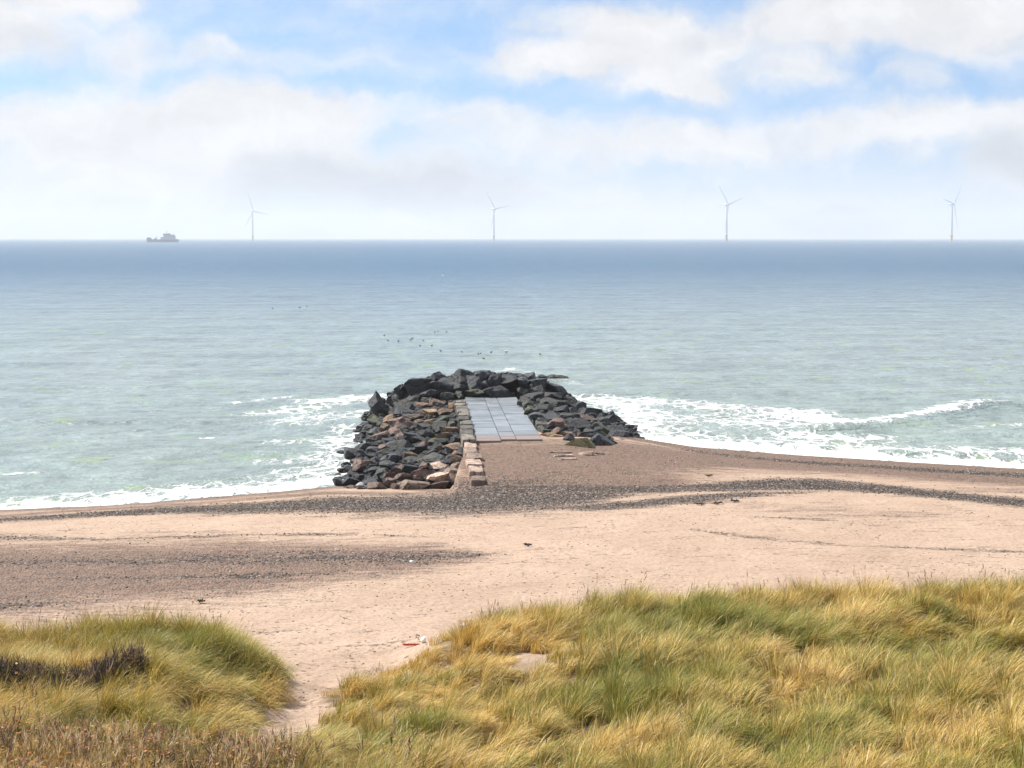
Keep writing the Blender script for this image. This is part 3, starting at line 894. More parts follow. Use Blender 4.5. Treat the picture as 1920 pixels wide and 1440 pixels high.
def core_z(U, V):
    X, Y = to_xy(U, V)
    z = gtop(X, Y) - .30 + .22 * (fbm(X * 1.7, Y * 1.7, 8, 3) - .5)
    flat = (np.abs(U) < 1.75) & (V < 20.8)
    z = np.where(flat, np.minimum(z, .9), z)
    return np.where((V < 1) & (U > -2.2), -.8, z)


cme, CU, CV, CZ = grid_mesh('rubble', us, vs, core_z)
X, Y = to_xy(CU, CV)
cme.vertices.foreach_set('co', np.stack([X.ravel(), Y.ravel(), CZ.ravel()], 1).astype(np.float32).ravel())
cme.update()
rub = [(np.array(cme.vertices[0].co)[None] * 0, 0)][:0]
kr = np.nonzero((CZ.ravel() > -.25) & ~((np.abs(CU.ravel()) < 2.0) & (CV.ravel() < 20.8)))[0]
kr = nrng.choice(kr, min(1500, len(kr)), False)
base = [rock_mesh('x', (1, .8, .7), nrng, 2, 9) for _ in range(14)]
bV = [np.array([v.co[:] for v in b_.vertices]) for b_ in base]
bF = np.array([p_.vertices[:] for p_ in base[0].polygons])
for b_ in base: bpy.data.meshes.remove(b_)
RV, RF = [np.stack([X.ravel(), Y.ravel(), CZ.ravel()], 1)], []
off_ = CZ.size
for i_ in kr:
    s_ = nrng.uniform(.22, .62)
    a_ = nrng.uniform(0, 6.28)
    q_ = bV[nrng.integers(14)] * s_
    q_ = np.stack([q_[:, 0] * math.cos(a_) - q_[:, 1] * math.sin(a_), q_[:, 0] * math.sin(a_) + q_[:, 1] * math.cos(a_), q_[:, 2]], 1)
    RV.append(q_ + np.array([X.ravel()[i_], Y.ravel()[i_], CZ.ravel()[i_] + s_ * .22]))
    RF.append(bF + off_)
    off_ += len(q_)
RF = np.concatenate(RF)
oldf = np.array([p_.vertices[:] for p_ in cme.polygons])
cme = np_mesh('rubble', np.concatenate(RV), np.concatenate([oldf.ravel(), RF.ravel()]), np.concatenate([np.full(len(oldf), 4), np.full(len(RF), 3)]), True)
cme.set_sharp_from_angle(angle=math.radians(28))
tag(link('rubble', cme, RM['K']), 'dark wet rubble filling the gaps between the breakwater boulders', 'rubble', kind='stuff')

# ---- slab path: three strips of concrete slabs with open joints
m, t, out = material('wet_concrete_slab')
co = t.n('ShaderNodeTexCoord').outputs['Object']
n1 = t.noise(co, .8, 6, .65).outputs[0]
n2 = t.noise(co, 9, 6, .7).outputs[0]
rv = t.n('ShaderNodeSeparateColor', {0: t.attr('tone').outputs['Color']}).outputs[0]
c = t.mix(t.ss(n1, .3, .7), (.19, .21, .225, 1), (.265, .285, .30, 1))
c = t.mix(1.0, c, t.ss(rv, 0, 1, .85, 1.12), 'MULTIPLY')
c = t.mix(t.ss(n2, .55, .8, 0, .45), c, (.17, .17, .16, 1))
c = t.mix(t.m('MULTIPLY', t.ss(n1, .62, .72), .5), c, (.22, .23, .10, 1))
n3 = t.noise(t.v('MULTIPLY', co, (2.2, .35, 1)), 1.3, 6, .7).outputs[0]
c = t.mix(t.ss(n3, .52, .72, 0, .5), c, (.13, .125, .115, 1))
yy = t.n('ShaderNodeSeparateXYZ', {0: co}).outputs[1]
ends = t.m('MAXIMUM', t.ss(yy, 2.6, -.6), t.ss(yy, 18.8, 20.6))
blown = t.ss(t.m('ADD', ends, t.m('MULTIPLY', t.m('SUBTRACT', n2, .5), 1.6)), .55, .9)
c = t.mix(t.m('MULTIPLY', blown, .85), c, (.27, .18, .13, 1))
p = t.n('ShaderNodeBsdfPrincipled', {'Base Color': c, 'Roughness': t.ss(n1, .35, .65, .28, .5), 'Normal': t.bump(n2, .35, .02)})
t.t.links.new(p.outputs[0], out.inputs[0])
SLABM = m
pb = MB()
tones = []
for (u0, u1, ln, off) in ((-1.55, -.42, .86, 0), (-.39, .33, 1.05, .4), (.36, 1.55, .86, .3)):
    v = -1.6 + off
    while v < 20.4:
        v1 = min(v + ln, 20.5)
        n0 = len(pb.b.verts)
        pb.box(((u0 + u1) / 2, (v + v1) / 2, 1.33 + nrng.uniform(-.012, .012)), (u1 - u0, v1 - v - .022, .22), nrng.uniform(-.003, .003), .02)
        tones += [nrng.uniform(0, 1)] * (len(pb.b.verts) - n0)
        v = v1
pb.box((0, 9.4, 1.30), (3.16, 22, .10))
tones += [.1] * (len(pb.b.verts) - len(tones))
po = pb.build('path', SLABM, None, (GO[0], GO[1], 0))
po.rotation_euler = (0, 0, GRZ)
c_attr(po.data, 'tone', np.repeat(np.array(tones)[:, None], 3, 1))
tag(po, 'wet grey concrete slab path running out between the boulders', 'path', kind='structure')

# low rusty sill at the far end of the path
sb = MB()
sb.box((0, 0, 0), (3.1, .22, .16), 0, .02)
x, y = to_xy(0, 20.45)
o = sb.build('end_sill', plain('rusty_concrete', (.25, .15, .11), .7, 0, .35, 6), None, (x, y, 1.49))
o.rotation_euler = (0, 0, GRZ)
tag(o, 'low rust-stained sill across the far end of the slab path', 'sill')

# ---- kerb blocks
BLK = {'w': rock_mat('weathered_concrete_block', (.14, .122, .098), (.23, .20, .165), .10, .7),
       'p': rock_mat('sandy_pink_block', (.33, .23, .175), (.44, .32, .25), .03, .8),
       'd': rock_mat('mossy_block', (.065, .062, .048), (.11, .10, .08), .25, .7)}


def block(u, v, z, dims, mk, label, grp, rz=0.0, tilt=0.0):
    b = MB()
    b.box((0, 0, 0), dims, 0, .07)
    bmesh.ops.subdivide_edges(b.b, edges=b.b.edges[:], cuts=3, use_grid_fill=True)
    for vv in b.b.verts:
        q = vv.co
        f = float(fbm(np.array([q.x * 3 + u * 7]), np.array([q.y * 3 + q.z * 2 + v * 5]), 4, 3)[0]) - .5
        vv.co += vv.co.normalized() * f * .16
    x, y = to_xy(u, v)
    o = b.build('kerb_block', BLK[mk], None, (x, y, z), True)
    o.rotation_euler = (tilt, nrng.uniform(-.03, .03), GRZ + rz)
    return tag(o, label, 'block', grp)


LB = [(15.2, 1.1, 'w'), (13.6, 1.3, 'w'), (12.0, 1.4, 'w'), (10.3, 1.5, 'w'), (8.5, 1.6, 'w'), (6.6, 1.7, 'w'), (4.6, 1.7, 'w'), (2.6, 1.8, 'w'), (.5, 1.7, 'w'),
      (-1.5, 1.8, 'w'), (-3.4, 1.6, 'p'), (-5.2, 1.7, 'p'), (-7.0, 1.7, 'p'), (-8.9, 1.8, 'p'), (-10.7, 1.7, 'p'), (-12.4, 1.6, 'p')]
for i, (v, ln, mk) in enumerate(LB):
    zt = 1.62 if v > -2 else float(ground(*to_xy(-1.2, v))) + (.16 if v > -10 else .10)
    nm = {'w': 'weathered grey concrete', 'p': 'sand-coloured concrete'}[mk]
    pos = 'farthest kerb block left of the slab path' if i == 0 else 'nearest kerb block at the sand, left of the path line' if i == len(LB) - 1 else \
        'kerb block left of the slab path, %s from the far end' % ORD[i + 1]
    block(-1.93 + nrng.uniform(-.05, .05), v, zt - .5, (.60 + nrng.uniform(-.07, .07), ln - .12, 1.0), mk, '%s %s' % (nm, pos), 'kerb blocks along the left of the path', nrng.uniform(-.04, .04), nrng.uniform(-.03, .03))
for i, (v, ln, z) in enumerate(((7.4, 1.8, 1.48), (5.2, 2.2, 1.52), (2.6, 2.4, 1.53))):
    block(2.1, v, z - .45, (.75, ln - .15, .9), 'd', 'dark mossy kerb block right of the slab path, %s from the near end' % ORD[3 - i], 'kerb blocks along the right of the path', nrng.uniform(-.05, .05), nrng.uniform(-.05, .05))
for i, (px, py) in enumerate(((1051, 849), (1057, 856), (1064, 862))):
    x, y = march(px, py, ground)[:2]
    u, v = to_uv(x, y)
    z = float(ground(x, y))
    block(u, v, z - .22, (1.0 - .1 * i, .34, .6), 'p', ('farthest', 'middle', 'nearest')[i] + ' of three pale steps sunk in shingle by the yellow green boulder', 'steps sunk in the shingle', .05 * i)
# ------------------------------------------------------------------ wind turbines
TM = plain('turbine_white', (.80, .80, .80), .45, 0, .04)
TY = plain('transition_piece_yellow', (.75, .48, .06), .5, 0, .08)


def turbine(px, D, th0, yaw, label):
    x = ray(px, 450)[0] * D
    r = empty('wind_turbine', (x, D, 0), label, 'wind turbine', 'wind turbines on the horizon')
    MB().loft([(0, 0, -.6), (0, 0, 19)], [3.6, 3.4], 16).box((0, 0, 17.5), (11, 11, 1.0)).build('foundation', TY, r, smooth=True)
    MB().loft([(0, 0, 19), (0, 0, 60), (0, 0, 106)], [3.3, 2.9, 2.1], 16).build('tower', TM, r, smooth=True)
    c, s = math.cos(yaw), math.sin(yaw)
    ax = Vector((s, -c, 0))                       # the way the rotor faces
    side = Vector((c, s, 0))
    top = Vector((0, 0, 109))
    MB().loft([top - ax * 11, top - ax * 9, top + ax * 3.5, top + ax * 4.5], [1.6, 2.7, 2.7, 2.2], 10).build('nacelle', TM, r, smooth=True)
    hub = top + ax * 6.5
    MB().loft([hub - ax * 2, hub, hub + ax * 1.6, hub + ax * 2.6], [2.2, 2.2, 1.5, .3], 12).build('hub', TM, r, smooth=True)
    for k in range(3):
        a = math.radians(th0 + 120 * k)
        dv = side * math.sin(a) + Vector((0, 0, 1)) * math.cos(a)
        MB().loft([hub + dv * q for q in (1.5, 6, 18, 45, 70, 83)], [.7, .75, .85, .55, .32, .12], 8, 2.2, tuple(ax)).build('blade', TM, r, smooth=True)


turbine(474, 6050, 338, .88, 'faintest and leftmost wind turbine on the horizon, nearest the ship')
turbine(926, 5540, 320, .88, 'wind turbine on the horizon nearly above the breakwater, second from left')
turbine(1362, 4800, 75, .88, 'wind turbine on the horizon beside the grey cloud, third from left')
turbine(1784, 4740, 280, .88, 'clearest and rightmost wind turbine on the horizon, yellow foot')

# ------------------------------------------------------------------ ship
HULL = plain('hull_dark_blue', (.02, .05, .12), .5, 0, .15, .2)
SUP = plain('superstructure_grey', (.30, .34, .36), .5, 0, .1, .2)
SUPD = plain('ship_blue_paint', (.07, .14, .24), .5, 0, .1, .2)
GLS = plain('ship_window_glass', (.02, .025, .03), .1, 0, .05)
DS = 3930.0
sx0 = ray(305.5, 450)[0] * DS
sh = empty('ship', (sx0, DS, 0), 'grey blue dredger ship with a tall bridge on the left horizon', 'ship')
K = DS / FPX
MB().prism([(-37, -1), (-39, 5.5), (-38.5, 9), (-29, 9), (-28, 7), (-2, 6.2), (20, 6.0), (37, 5.6), (38.5, 4.5), (37, -1)], -7, 7).build('hull', HULL, sh)
MB().prism([(-38, 9.003), (-38, 11.0), (-34, 11.6), (-29.5, 10.8), (-29, 9.003)], -6, 6).build('forecastle', SUPD, sh)
MB().box((-18.5, 0, 8.3), (4.2, 6, 3.2)).build('deck_house', SUPD, sh)
cr = MB().loft([(-15.5, 0, 6.6), (-14.2, 0, 14)], [.9, .7], 8).loft([(-14.2, 0, 14), (-17.6, 0, 10.8)], [.5, .4], 6).build('crane', SUP, sh)
MB().box((-1.5, 0, 9.2), (7, 9, 6.0)).build('deck_house', SUP, sh)
br1 = MB().box((10.2, 0, 10.5), (16, 11, 9.0)).box((9.6, 0, 18.0), (15.5, 12, 6.0)).build('bridge_house', SUP, sh)
MB().box((9.6, -6.05, 18.6), (14, .2, 1.6)).build('window_strip', GLS, br1)
MB().box((15.6, 0, 15.3), (5.6, 6, 12.4), 0, 0, .85).build('funnel', SUPD, sh)
MB().prism([(18.6, 6.0), (18.6, 18.5), (29, 18.0), (31.5, 6.0)], -5, 5).build('aft_house', SUP, sh)
MB().loft([(10, 0, 21), (10, 0, 30)], [.6, .3], 8).box((10, 0, 26), (4.5, .4, .4)).build('mast', SUP, sh)
MB().loft([(26, 0, 18.2), (26.8, 0, 23.5)], [.5, .3], 8).build('mast', SUP, sh)
MB().box((34.6, -6.3, 6.2), (4.5, .4, 1.6)).box((34.6, 6.3, 6.2), (4.5, .4, 1.6)).build('bulwark', HULL, sh)

# ------------------------------------------------------------------ birds
BK = plain('dark_plumage', (.016, .016, .018), .6, 0, .2, 20)
WHT = plain('white_plumage', (.8, .8, .8), .6, 0, .05, 20)
GRP = plain('grey_plumage', (.30, .32, .35), .6, 0, .1, 20)
s0 = MB()
s0.loft([(-.34, 0, .12), (-.26, 0, .09), (-.08, 0, .08), (.12, 0, .09), (.22, 0, .15), (.25, 0, .27), (.28, 0, .34), (.34, 0, .345), (.38, 0, .33), (.45, 0, .315)],
        [.015, .08, .145, .14, .09, .055, .065, .06, .03, .008], 10)
duck = s0.build('seabird', BK, smooth=True)
SB = [(720.5, 628.5), (727.5, 636), (747, 637.5), (770, 635.5), (773, 634), (794, 636.5), (788, 646.5), (809.5, 647), (815.5, 622), (821, 620), (837, 621), (826.5, 656.5), (866.5, 658),
      (896.5, 663.5), (901, 662.5), (907, 669.5), (921, 660), (1013, 664), (511.5, 577.5), (575, 574), (562, 575.5)]
for i, (px, py) in enumerate(SB):
    o = duck if i == 0 else duck.copy()
    if i: COL.objects.link(o)
    P = at(px, py, .12)
    o.location = (P[0], P[1], sea_z(P[0], P[1]) + .02)
    o.rotation_euler = (0, 0, RNG.uniform(0, 6.28))
    k = RNG.uniform(.9, 1.15) * (.36 if py > 600 else .55)
    o.scale = (k, k, k)
    far_ = py < 600
    tag(o, 'small dark seabird floating far out on the left' if far_ else 'small dark seabird floating in the loose flock beyond the breakwater', 'seabird',
        'seabirds far out on the left' if far_ else 'seabirds floating beyond the breakwater')
P = at(949, 661, .1)
o = link('gull', duck.data.copy(), None, None, (P[0], P[1], sea_z(P[0], P[1]) + .05))
o.data.materials.clear(); o.data.materials.append(WHT)
o.rotation_euler = (0, 0, .4)
o.scale = (.7, .7, .7)
tag(o, 'white gull sitting on the water near the dark flock', 'gull')
# gull on the wing: one mesh, body lofted, wings swept from it
gb = MB()
gb.loft([(-.30, 0, 0), (-.2, 0, 0), (0, 0, 0), (.16, 0, .01), (.25, 0, .03), (.32, 0, .035), (.36, 0, .03), (.42, 0, .02)], [.05, .07, .10, .095, .06, .055, .035, .008], 10, .9)
for s_ in (-1, 1):
    gb.loft([(0, s_ * .05, .04), (.05, s_ * .28, .17), (.02, s_ * .50, .20), (-.10, s_ * .72, .12)], [.13, .12, .09, .015], 8, .16, (1, 0, 0))
gul = gb.build('gull', WHT, smooth=True)
gul.data.materials.append(GRP); gul.data.materials.append(BK)
for pgon in gul.data.polygons:
    yy = abs(pgon.center.y)
    if yy > .56: pgon.material_index = 2
    elif yy > .12 and pgon.normal.z > 0: pgon.material_index = 1
gul.location = tuple(atd(832, 517, 290))
gul.rotation_euler = (math.radians(38), math.radians(-18), math.radians(150))
tag(gul, 'white gull with dark wingtips banking low over the blue water', 'gull')

# ------------------------------------------------------------------ litter on the sand
def on(px, py, dz=0.0):
    p = march(px, py, ground)
    return (p[0], p[1], float(ground(p[0], p[1])) + dz)


RED = plain('faded_red_plastic', (.55, .045, .02), .45, 0, .2, 12)
PLW = plain('white_plastic', (.82, .82, .78), .4, 0, .06, 12)
rp = MB()
n = 26
rp.loft([(-.19 + .38 * i / n, .012 * math.sin(i * .9), .022 + .012 * math.sin(i * 1.7)) for i in range(n + 1)], [.022 + .006 * math.sin(i * 2.1) for i in range(n + 1)], 8)
tag(rp.build('rope', RED, None, on(771, 1212, .02), True), 'short piece of red rope on the sand at the dune foot', 'rope')
bg_ = link('plastic_bag', rock_mesh('plastic_bag', (.13, .12, .15), np.random.default_rng(3), 3, 6, .5, rough=.10), PLW, None, on(794, 1205, .06))
tag(bg_, 'crumpled white plastic bag lying by the dune grass', 'plastic bag')
o = link('plastic_scrap', rock_mesh('plastic_scrap', (.14, .10, .05), np.random.default_rng(9), 3, 6, .5, rough=.10), PLW, None, on(869, 1196, .28))
tag(o, 'small pale plastic scrap caught in the straw grass', 'scrap')
DW = plain('driftwood_brown', (.10, .065, .04), .85, 0, .4, 9)
WD = plain('dark_seaweed', (.035, .026, .018), .7, 0, .4, 9)
for i, (px, py, ln, mt, lab) in enumerate(((1310, 947, .95, WD, 'dark clump of seaweed on the lower shingle streak, leftmost of three'), (1345, 946, .75, WD, 'dark clump of seaweed on the lower shingle streak, middle of three'),
                                           (1378, 942, .8, WD, 'dark clump of seaweed on the lower shingle streak, rightmost of three'), (1330, 894, .55, WD, 'small dark piece of weed on the pale sand strip'),
                                           (379, 1131, .42, WD, 'dark lump of weed on the sand above the left dune'), (1815, 966, 1.0, DW, 'brown driftwood stick on the sand near the right edge'),
                                           (988, 1025, .35, WD, 'small dark piece of weed on the open sand left of middle'), (781, 1196, .30, DW, 'small brown driftwood stick beside the white bag'),
                                           (787, 1201, .26, DW, 'crooked brown twig leaning on the white bag'))):
    x, y, z = on(px, py, .03)
    rr = np.random.default_rng(i + 50)
    b = MB()
    for q in range(4 if mt is WD else 1):
        oy, ox = (q - 1.5) * .07, rr.uniform(-.1, .1)
        N_ = 9
        ln_q = ln * .42
        b.loft([(ox + (k / (N_ - 1) - .5) * ln_q * rr.uniform(.8, 1), oy * .5 + rr.uniform(-.05, .05), rr.uniform(0, .07)) for k in range(N_)],
               [max(.006, .024 * math.sin(math.pi * (k + .4) / N_) * rr.uniform(.6, 1.2)) * (1 if mt is WD else .45) for k in range(N_)], 7)
    o = b.build('seaweed_clump' if mt is WD else 'driftwood', mt, None, (x, y, z), True)
    o.rotation_euler = (0, 0, rr.uniform(-.3, .3))
    tag(o, lab, 'seaweed' if mt is WD else 'driftwood')

# ------------------------------------------------------------------ loose pebbles and weed flakes
def scatter(name, X, Y, S, cols, mat, label, cat, flat=(.6, .85), zoff=.0):
    V0, F0 = ico(1)
    N_ = len(X)
    Z = ground(X, Y)
    a = RNG.uniform(0, 6.28, N_)
    sx_, sy_, sz_ = S * RNG.uniform(.8, 1.5, N_), S * RNG.uniform(.7, 1.1, N_), S * RNG.uniform(*flat, N_)
    P = V0[None] * np.stack([sx_, sy_, sz_], 1)[:, None] * (1 + .25 * RNG.uniform(-1, 1, (N_, len(V0), 1)))
    ca, sa = np.cos(a)[:, None], np.sin(a)[:, None]
    V = np.stack([P[..., 0] * ca - P[..., 1] * sa + X[:, None], P[..., 0] * sa + P[..., 1] * ca + Y[:, None], P[..., 2] + Z[:, None] + (sz_ * .35 + zoff)[:, None]], 2).reshape(-1, 3)
    F = (F0[None] + (np.arange(N_) * len(V0))[:, None, None]).reshape(-1)
    me = np_mesh(name, V, F, np.full(N_ * len(F0), 3), True)
    c_attr(me, 'col', np.repeat(cols, len(V0), 0))
    return tag(link(name, me, mat), label, cat, kind='stuff')


def col_mat(name, rough=.7, trans=0.0, spec=.3):
    m, t, out = material(name)
    a = t.attr('col').outputs['Color']
    p = t.n('ShaderNodeBsdfPrincipled', {'Base Color': a, 'Roughness': rough, 'Specular IOR Level': spec})
    sh_ = p.outputs[0]
    if trans:
        tr = t.n('ShaderNodeBsdfTranslucent', {'Color': a})
        sh_ = t.n('ShaderNodeMixShader', {0: trans, 1: sh_, 2: tr.outputs[0]}).outputs[0]
    t.t.links.new(sh_, out.inputs[0])
    return m


PM = col_mat('mixed_pebble', .6)
N0 = 210000
X, Y = RNG.uniform(-26, 27, N0), RNG.uniform(40, 84, N0)
dk_, br_m = masks(X, Y)
pr = np.clip(1.1 * np.clip(dk_ * (.35 + 1.3 * fbm(X * .3, Y * 1.3, 60, 3)) - .08, 0, 1) ** 1.5, 0, .9) + .02 * np.clip(br_m, 0, 1)
sd = sdist(X, Y)
uu, vv = to_uv(X, Y)
ok = (RNG.uniform(0, 1, N0) < pr) & (sd > .4) & ~((uu < -1.6) & (vv > -9.5) & (uu > -10)) & ~((np.abs(uu) < 7) & (vv > -.5))
X, Y = X[ok], Y[ok]
pal = np.array([(.05, .043, .04), (.075, .06, .052), (.13, .095, .078), (.20, .145, .112), (.27, .21, .17), (.55, .50, .45)])
cols = pal[RNG.choice(6, len(X), p=[.30, .24, .2, .12, .08, .06])] * RNG.uniform(.8, 1.2, (len(X), 1))
scatter('pebbles', X, Y, RNG.uniform(.014, .034, len(X)), cols, PM, 'mixed dark and pale pebbles of the shingle bands', 'pebbles')
N0 = 7000
X, Y = RNG.uniform(-16, 16, N0), RNG.uniform(27, 58, N0)
ok = (RNG.uniform(0, 1, N0) < sstep(.42, .7, fbm(X * .35, Y * .6, 33, 3))) & ((Y > 37) | inpoly(X, Y, VALLEY))
X, Y = X[ok], Y[ok]
cols = np.array([(.06, .045, .035)]) * RNG.uniform(.6, 2.2, (len(X), 1))
scatter('seaweed_flakes', X, Y, RNG.uniform(.010, .032, len(X)), cols, PM, 'scattered dark flakes of dry seaweed on pale sand', 'seaweed', (.15, .4))
# ------------------------------------------------------------------ dune grass
GMAT = col_mat('dry_marram_blade', .55, .22, .25)


def blade_mesh(name, R, azm, p0, p1, L, w, col, prof=(1, .85, .6)):
    N_ = len(R)
    dx, dy = np.cos(azm), np.sin(azm)
    tw = azm + math.pi / 2 + RNG.uniform(-.9, .9, N_)
    sx_, sy_ = np.cos(tw), np.sin(tw)
    V = np.zeros((N_, 7, 3), np.float32)
    P = R.copy()
    for k in range(3):
        hw = w * prof[k] / 2
        V[:, 2 * k, 0], V[:, 2 * k, 1], V[:, 2 * k, 2] = P[:, 0] - sx_ * hw, P[:, 1] - sy_ * hw, P[:, 2]
        V[:, 2 * k + 1, 0], V[:, 2 * k + 1, 1], V[:, 2 * k + 1, 2] = P[:, 0] + sx_ * hw, P[:, 1] + sy_ * hw, P[:, 2]
        ph = p0 + (p1 - p0) * (k + .5) / 3 if k else p0
        P = P + np.stack([np.sin(ph) * dx, np.sin(ph) * dy, np.cos(ph)], 1) * (L / 3)[:, None]
    V[:, 6] = P
    b = (np.arange(N_) * 7)[:, None]
    F = np.concatenate([b + np.array([[0, 1, 3, 2]]), b + np.array([[2, 3, 5, 4]]), b + np.array([[4, 5, 6]])], 1).ravel()
    sz = np.tile([4, 4, 3], N_)
    me = np_mesh(name, V.reshape(-1, 3), F, sz, True)
    c_attr(me, 'col', np.repeat(col, 7, 0))
    return me


STRAW = [(960, 1150, 32.3, 1.6, .8, .5), (860, 1220, 32, 1.2, 1.2, .5), (990, 1205, 30, 1.3, 1.0, .9), (800, 1230, 32, 1.0, 1.6, .7), (800, 1310, 28.4, .5, 2.0, .8), (900, 1380, 25.5, .4, 1.2, .7), (1480, 1235, 28.3, 1.3, .8, .5), (1350, 1190, 29.5, .8, .6, .3),
         (1800, 1400, 23.6, 1.2, 1.0, .45), (1180, 1430, 22.9, .8, .8, .45), (1550, 1300, 26.3, 1.3, .7, .4), (80, 1240, 29.5, 1.6, .7, .6), (520, 1280, 29.5, .5, .8, .8), (330, 1330, 26.8, .8, 1.0, .35),
         (650, 1300, 30, .5, .5, .5), (120, 1400, 24.5, 3, 1, .25), (1900, 1280, 26.8, .8, .8, .3)]
GREEN = [(1270, 1150, 30.5, 1.4, .7, .5), (1480, 1140, 30.8, 2.0, .5, .4), (1200, 1330, 25.6, 1.0, 1.2, .6), (850, 1285, 30.2, .7, .7, .7), (420, 1240, 29.6, .7, .8, .7), (300, 1195, 31.2, 1.2, .5, .4),
         (100, 1185, 32, 2, .5, .3), (600, 1410, 24.8, 1.0, .6, .5), (1480, 1420, 22.9, .9, .6, .45), (1230, 1210, 29, 1.0, .6, .35), (330, 1370, 25.6, .8, .5, .35), (1640, 1180, 29.6, 1.2, .5, .5), (1850, 1190, 29.2, 1.0, .5, .4)]
BUSH = [(20, 1295, 27.6, .85, .42, 1.0), (110, 1290, 27.8, .75, .40, 1.2), (190, 1278, 28.1, .65, .38, 1.2), (250, 1262, 28.5, .35, .3, .9), (60, 1330, 26.6, .8, .35, .55)]

# tufts on a jittered grid
cell_ = .40
xs_, ys_ = np.arange(-18, 19.5, cell_), np.arange(19.6, 36.4, cell_)
TX, TY_ = np.meshgrid(xs_, ys_)
TX = (TX + RNG.uniform(-.5, .5, TX.shape) * cell_).ravel()
TY_ = (TY_ + RNG.uniform(-.5, .5, TY_.shape) * cell_).ravel()
edge_ = 35.1 + .8 * (fbm(TX * .5, TY_ * 0, 61, 3) - .5)
k = (np.abs(TX) < .325 * TY_ + 6.5) & ~inpoly(TX, TY_, VALLEY) & (TY_ < edge_)
th = blob(TX, TY_, THIN)
k &= RNG.uniform(0, 1, len(TX)) > th * .85
k &= RNG.uniform(0, 1, len(TX)) > .25 * sstep(.48, .75, tussock(TX, TY_)[0])
TX, TY_ = TX[k], TY_[k]
bush_t = blob(TX, TY_, BUSH)
low_t = sstep(24.9, 23.6, TY_ + .5 * (fbm(TX * .7, TY_ * .7, 71, 3) - .5)) * sstep(-2.0, -3.8, TX)
NT_ = len(TX)
inside = np.abs(TX) < .325 * TY_ + .4
vd = poly_dist(TX, TY_, VALLEY + [VALLEY[0]])
nb = (RNG.uniform(165, 300, NT_) * np.where(inside, 1, np.where(np.abs(TX) < .325 * TY_ + 1.5, .6, .38)) * (1 - .6 * np.clip(bush_t, 0, 1)) * (1 - .25 * low_t) * np.clip(.35 + vd * .6, .35, 1)).astype(int)
lf = fbm(TX * .45, TY_ * .45, 81, 3)
t_len = (.40 + .42 * lf + RNG.uniform(-.10, .12, NT_)) * np.clip(.5 + vd * .45, .5, 1) * (1 - .35 * np.clip(blob(TX, TY_, THIN), 0, 1))
SHORT = [(800, 1310, 28.4, .45, 2.0, .5), (900, 1385, 25.4, .4, 1.2, .45), (1010, 1250, 29, 1.2, .9, .5), (800, 1230, 32, .8, 1.0, .35)]
t_d, t_bx, t_by = tussock(TX, TY_)
t_len *= np.clip(1.14 - .38 * t_d, .7, 1.15) * (1 - np.clip(blob(TX, TY_, SHORT), 0, .6))
t_lean = .36 + 1.1 * np.clip(fbm(TX * .55 + 9, TY_ * .55, 82, 3) - .22, 0, 1) * 1.25 + RNG.uniform(-.1, .1, NT_)
crest_ = sstep(32.5, 34.2, TY_)
t_lean *= 1 - .45 * crest_
t_az = (.35 + 2.6 * (fbm(TX * .30, TY_ * .30, 83, 2) - .5)) + RNG.normal(0, .28, NT_)
t_az = np.where(TX < -2.4, t_az - .45, t_az)
st_ = np.clip(.47 + 1.25 * (fbm(TX * .6, TY_ * .6, 84, 3) - .5) * 1.0 + blob(TX, TY_, STRAW) - blob(TX, TY_, GREEN) + RNG.normal(0, .08, NT_) + .9 * (_hash(np.floor(TX / 1.12), np.floor(TY_ / 1.12), 305) - .5) * .3 + .25 * low_t, .05, .97)
t_hue = RNG.uniform(0, 1, NT_)
idx = np.repeat(np.arange(NT_), nb)
N_ = len(idx)
ra, rr_ = RNG.uniform(0, 6.28, N_), np.sqrt(RNG.uniform(0, 1, N_)) * .20
BX, BY = TX[idx] + np.cos(ra) * rr_, TY_[idx] + np.sin(ra) * rr_
# fast ground height from the built grid
ix = np.clip(np.searchsorted(gx, BX) - 1, 0, len(gx) - 2)
iy = np.clip(np.searchsorted(gy, BY) - 1, 0, len(gy) - 2)
fx, fy = (BX - gx[ix]) / (gx[ix + 1] - gx[ix]), (BY - gy[iy]) / (gy[iy + 1] - gy[iy])
BZ = (GZ[iy, ix] * (1 - fx) + GZ[iy, ix + 1] * fx) * (1 - fy) + (GZ[iy + 1, ix] * (1 - fx) + GZ[iy + 1, ix + 1] * fx) * fy
R = np.stack([BX, BY, BZ - .02], 1)
vx, vy = t_bx[idx] * .3 + np.cos(ra) * rr_ / .20 * .8 + np.cos(t_az[idx]) * t_lean[idx] * 1.2, t_by[idx] * .3 + np.sin(ra) * rr_ / .20 * .8 + np.sin(t_az[idx]) * t_lean[idx] * 1.2
azm = np.arctan2(vy, vx) + RNG.normal(0, .25, N_)
ln_ = np.clip(np.hypot(vx, vy), .1, 1.6)
p0 = .05 + .42 * ln_ * RNG.uniform(.5, 1.2, N_)
p1 = p0 + (.45 + 1.05 * ln_) * RNG.uniform(.5, 1.4, N_)
L = t_len[idx] * RNG.uniform(.65, 1.25, N_)
wd = RNG.uniform(.006, .0115, N_)
S = st_[idx]
u = RNG.uniform(0, 1, N_)
isg = u > S
green = np.array([(.15, .175, .022), (.22, .215, .035), (.30, .25, .045), (.11, .15, .03)])
strw = np.array([(.60, .43, .14), (.72, .54, .25), (.54, .36, .07), (.44, .29, .085), (.29, .17, .065)])
gi = np.clip((t_hue[idx] * 2 + RNG.uniform(0, 2, N_)).astype(int), 0, 3)
si = np.clip((RNG.uniform(0, 5, N_) * .75 + t_hue[idx] * 1.2 + .9 * low_t[idx]).astype(int), 0, 4)
